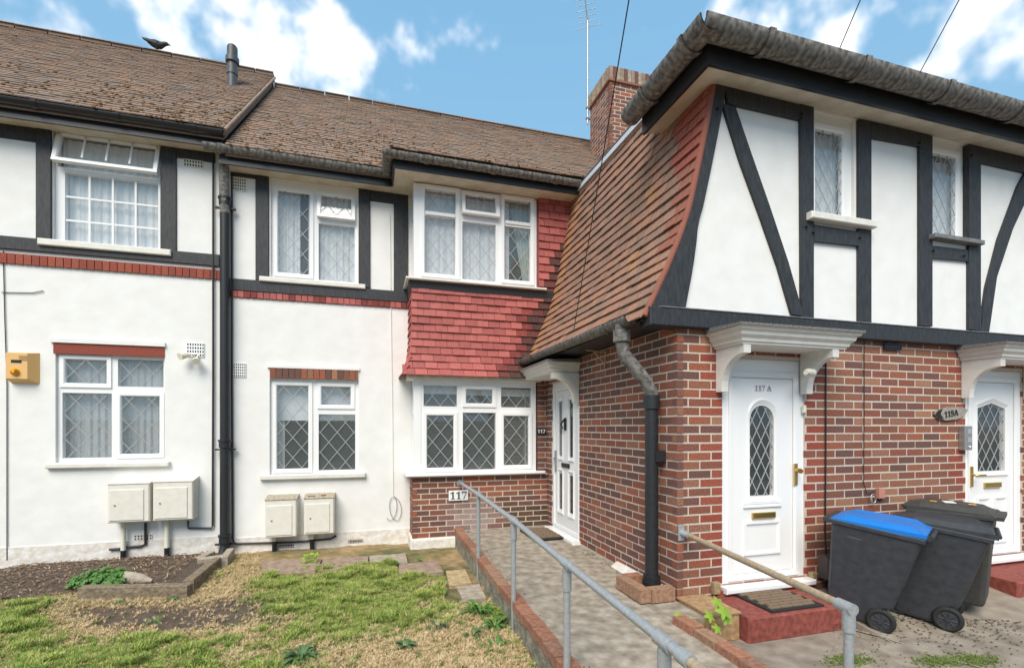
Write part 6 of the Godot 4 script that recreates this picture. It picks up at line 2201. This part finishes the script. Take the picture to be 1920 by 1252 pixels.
func lawn_cover() -> void:
	# tufts: green where grass grows, straw where it is dry
	var tuft := Shape.new()
	var r2 := RandomNumberGenerator.new()
	r2.seed = 77
	for k in 9:
		var a := r2.randf() * TAU
		var dir := Vector3(cos(a), 0, sin(a))
		var o := dir * r2.randf() * 0.012
		var l := r2.randf_range(0.6, 1.0)
		var side := dir.cross(Vector3.UP) * 0.035
		var lean := r2.randf_range(0.15, 0.75)
		var p0 := o
		var p1 := o + dir * lean * 0.4 * l + Vector3.UP * l * 0.6
		var p2 := o + dir * lean * 1.1 * l + Vector3.UP * l * (1.0 - lean * 0.35)
		tuft.quad(p0 - side, p0 + side, p1 + side * 0.8, p1 - side * 0.8)
		tuft.tri(p1 - side * 0.8, p1 + side * 0.8, p2)
	var mesh := tuft.done()
	for kind in 2:
		var list := []
		var tries := 0
		var want := 26000 if kind == 0 else 24000
		while list.size() < want and tries < want * 8:
			tries += 1
			var d := rng.randf_range(1.8, 7.15)
			var u := rng.randf_range(-5.6, 1.1)
			var q := to_px(at(u, -0.2, d))
			if q.x < -60 or q.x > 1130 or q.y > 1300: continue
			# beds and slabs stay free of grass
			if q.x < 405 and q.y < 1108 - maxf(0.0, q.x - 352.0) * 0.95 and q.x > 90: continue
			if q.x <= 90 and q.y < 1085: continue
			if q.x > 484 and q.x < 765 and q.y < 1066 - (q.x - 484.0) * 0.05: continue
			if q.x > 744 and q.x < 835 and q.y < 1078: continue
			if q.x > 834 and q.x < 915 and q.y < 1126: continue
			var c := turf(u, d)
			if kind == 0 and tries % 40 == 0:      # a little grass in the joints of the drive
				var q2 := pg([1590.0, 1760.0, 1830.0][rng.randi() % 3] + rng.randfn(0.0, 24.0), 1240 + rng.randfn(0.0, 6.0), -0.2)
				list.append([Transform3D(Basis(Vector3.UP, rng.randf() * TAU) * Basis.from_scale(Vector3.ONE * rng.randf_range(0.012, 0.035)), Vector3(q2.x, -0.203, q2.z)), Color(0.09, 0.16, 0.03).lerp(Color(0.25, 0.3, 0.08), rng.randf())])
			if kind == 0:
				if rng.randf() > c.x * c.x * 1.3: continue
				var l := rng.randf_range(0.02, 0.06) * (0.5 + c.x * 0.8) * (1.45 if patch_noise.get_noise_2d(u * 2.5 + 70.0, d * 2.5) > 0.18 else 0.85)
				var g := rng.randf()
				list.append([Transform3D(Basis(Vector3.UP, rng.randf() * TAU) * Basis.from_scale(Vector3(l * 1.1, l, l * 1.1)), at(u, lawn_height(u, d) - 0.004, d)), Color(0.14, 0.23, 0.035).lerp(Color(0.42, 0.48, 0.12), g) if rng.randf() > 0.12 else Color(0.5, 0.42, 0.18)])
			else:
				if rng.randf() > c.y * 0.9 + 0.06: continue
				var l := rng.randf_range(0.014, 0.05)
				list.append([Transform3D(Basis(Vector3.UP, rng.randf() * TAU) * Basis(Vector3.RIGHT, rng.randf_range(-0.9, 0.9)) * Basis.from_scale(Vector3(l * 1.5, l, l * 1.5)), at(u, lawn_height(u, d) - 0.003, d)), Color(0.5, 0.37, 0.2).lerp(Color(0.74, 0.58, 0.35), rng.randf()) if rng.randf() > 0.1 else Color(0.15, 0.2, 0.05)])
		var many := MultiMesh.new()
		many.transform_format = MultiMesh.TRANSFORM_3D
		many.use_colors = true
		many.mesh = mesh
		many.instance_count = list.size()
		for k in list.size():
			many.set_instance_transform(k, list[k][0])
			many.set_instance_color(k, list[k][1])
		var o := MultiMeshInstance3D.new()
		o.name = "grass" if kind == 0 else "dry_grass"
		o.multimesh = many
		o.material_override = M.tinted
		o.set_meta("kind", "stuff")
		o.set_meta("label", "green grass growing in patches over the lawn" if kind == 0 else "short straw-coloured dry grass over the lawn")
		o.set_meta("category", "grass")
		add_child(o)

func surroundings() -> void:
	# the street side behind the viewer, which the panes mirror
	var s := Shape.new()
	s.span(at(-40, -0.4, -11.5), at(40, -0.34, -5.5))
	setting("road", s, M.asphalt)
	s = Shape.new()
	s.span(at(-40, -0.4, -5.48), at(40, -0.24, -3.6))
	setting("pavement", s, M.drive)
	var hd := thing("hedge", "long dark green clipped hedge across the road", "hedge", at(0, -0.3, -13))
	s = Shape.new()
	s.span(at(-16, -0.3, -13.6), at(16, 1.75, -12.6))
	put("core", s, M.hedge_leaf, hd)
	var many := MultiMesh.new()
	many.transform_format = MultiMesh.TRANSFORM_3D
	many.use_colors = true
	var lf := Shape.new()
	lf.quad(Vector3(-0.5, -0.3, 0), Vector3(0.5, -0.3, 0), Vector3(0.5, 0.3, 0.1), Vector3(-0.5, 0.3, 0.1))
	many.mesh = lf.done()
	many.instance_count = 9000
	for k in 9000:
		var top := rng.randf() < 0.2
		var p := at(rng.randf_range(-16, 16), 1.78 if top else rng.randf_range(-0.3, 1.8), rng.randf_range(-13.6, -12.6) if top else -12.58 + rng.randf_range(-0.05, 0.1))
		many.set_instance_transform(k, Transform3D(Basis(Vector3.UP, rng.randf() * TAU) * Basis(Vector3.RIGHT, rng.randf() * TAU) * Basis.from_scale(Vector3.ONE * rng.randf_range(0.08, 0.2)), p))
		many.set_instance_color(k, Color(0.035, 0.08, 0.018).lerp(Color(0.11, 0.17, 0.03), rng.randf()))
	var o := MultiMeshInstance3D.new()
	o.name = "leaves"
	o.multimesh = many
	o.material_override = M.tinted
	o.set_meta("kind", "stuff")
	hd.add_child(o)
	settle(hd, at(0, -0.3, -13))
	var pole := thing("telegraph_pole", "dark wooden telegraph pole by the road carrying the overhead wires", "pole")
	var foot := at(-1.0, -0.3, -6.3)
	s = Shape.new()
	s.tube([foot, foot + Vector3(0, 9.6, 0)], [0.15, 0.1], 12)
	put("shaft", s, M.pole_wood, pole)
	s = Shape.new()
	s.box(foot + Vector3(0, 9.2, 0), Vector3(1.0, 0.1, 0.09))
	put("crossarm", s, M.pole_wood, pole)
	settle(pole, foot)
	var head := foot + Vector3(0, 9.3, 0)
	var ends := [[pu(1076, 618, 2.06), "black overhead wire running to the eaves gutter of the steep side slope", -0.2], [pd(1566, 112, 3.14), "thin overhead wire running to the upper gutter above the leaded windows", 0.1], [pd(1717, 152, 3.14), "thin overhead wire running to the upper gutter joint", 0.3]]
	for e in ends:
		s = Shape.new()
		var path := []
		for k in 25:
			var q := k / 24.0
			path.append((head + Vector3(e[2], 0, 0)).lerp(e[0], q) - Vector3(0, sin(PI * q) * 0.12, 0))
		s.tube(path, 0.004, 5)
		tag(put("overhead_wire", s, M.wire), e[1], "wire", "overhead wires from the pole")
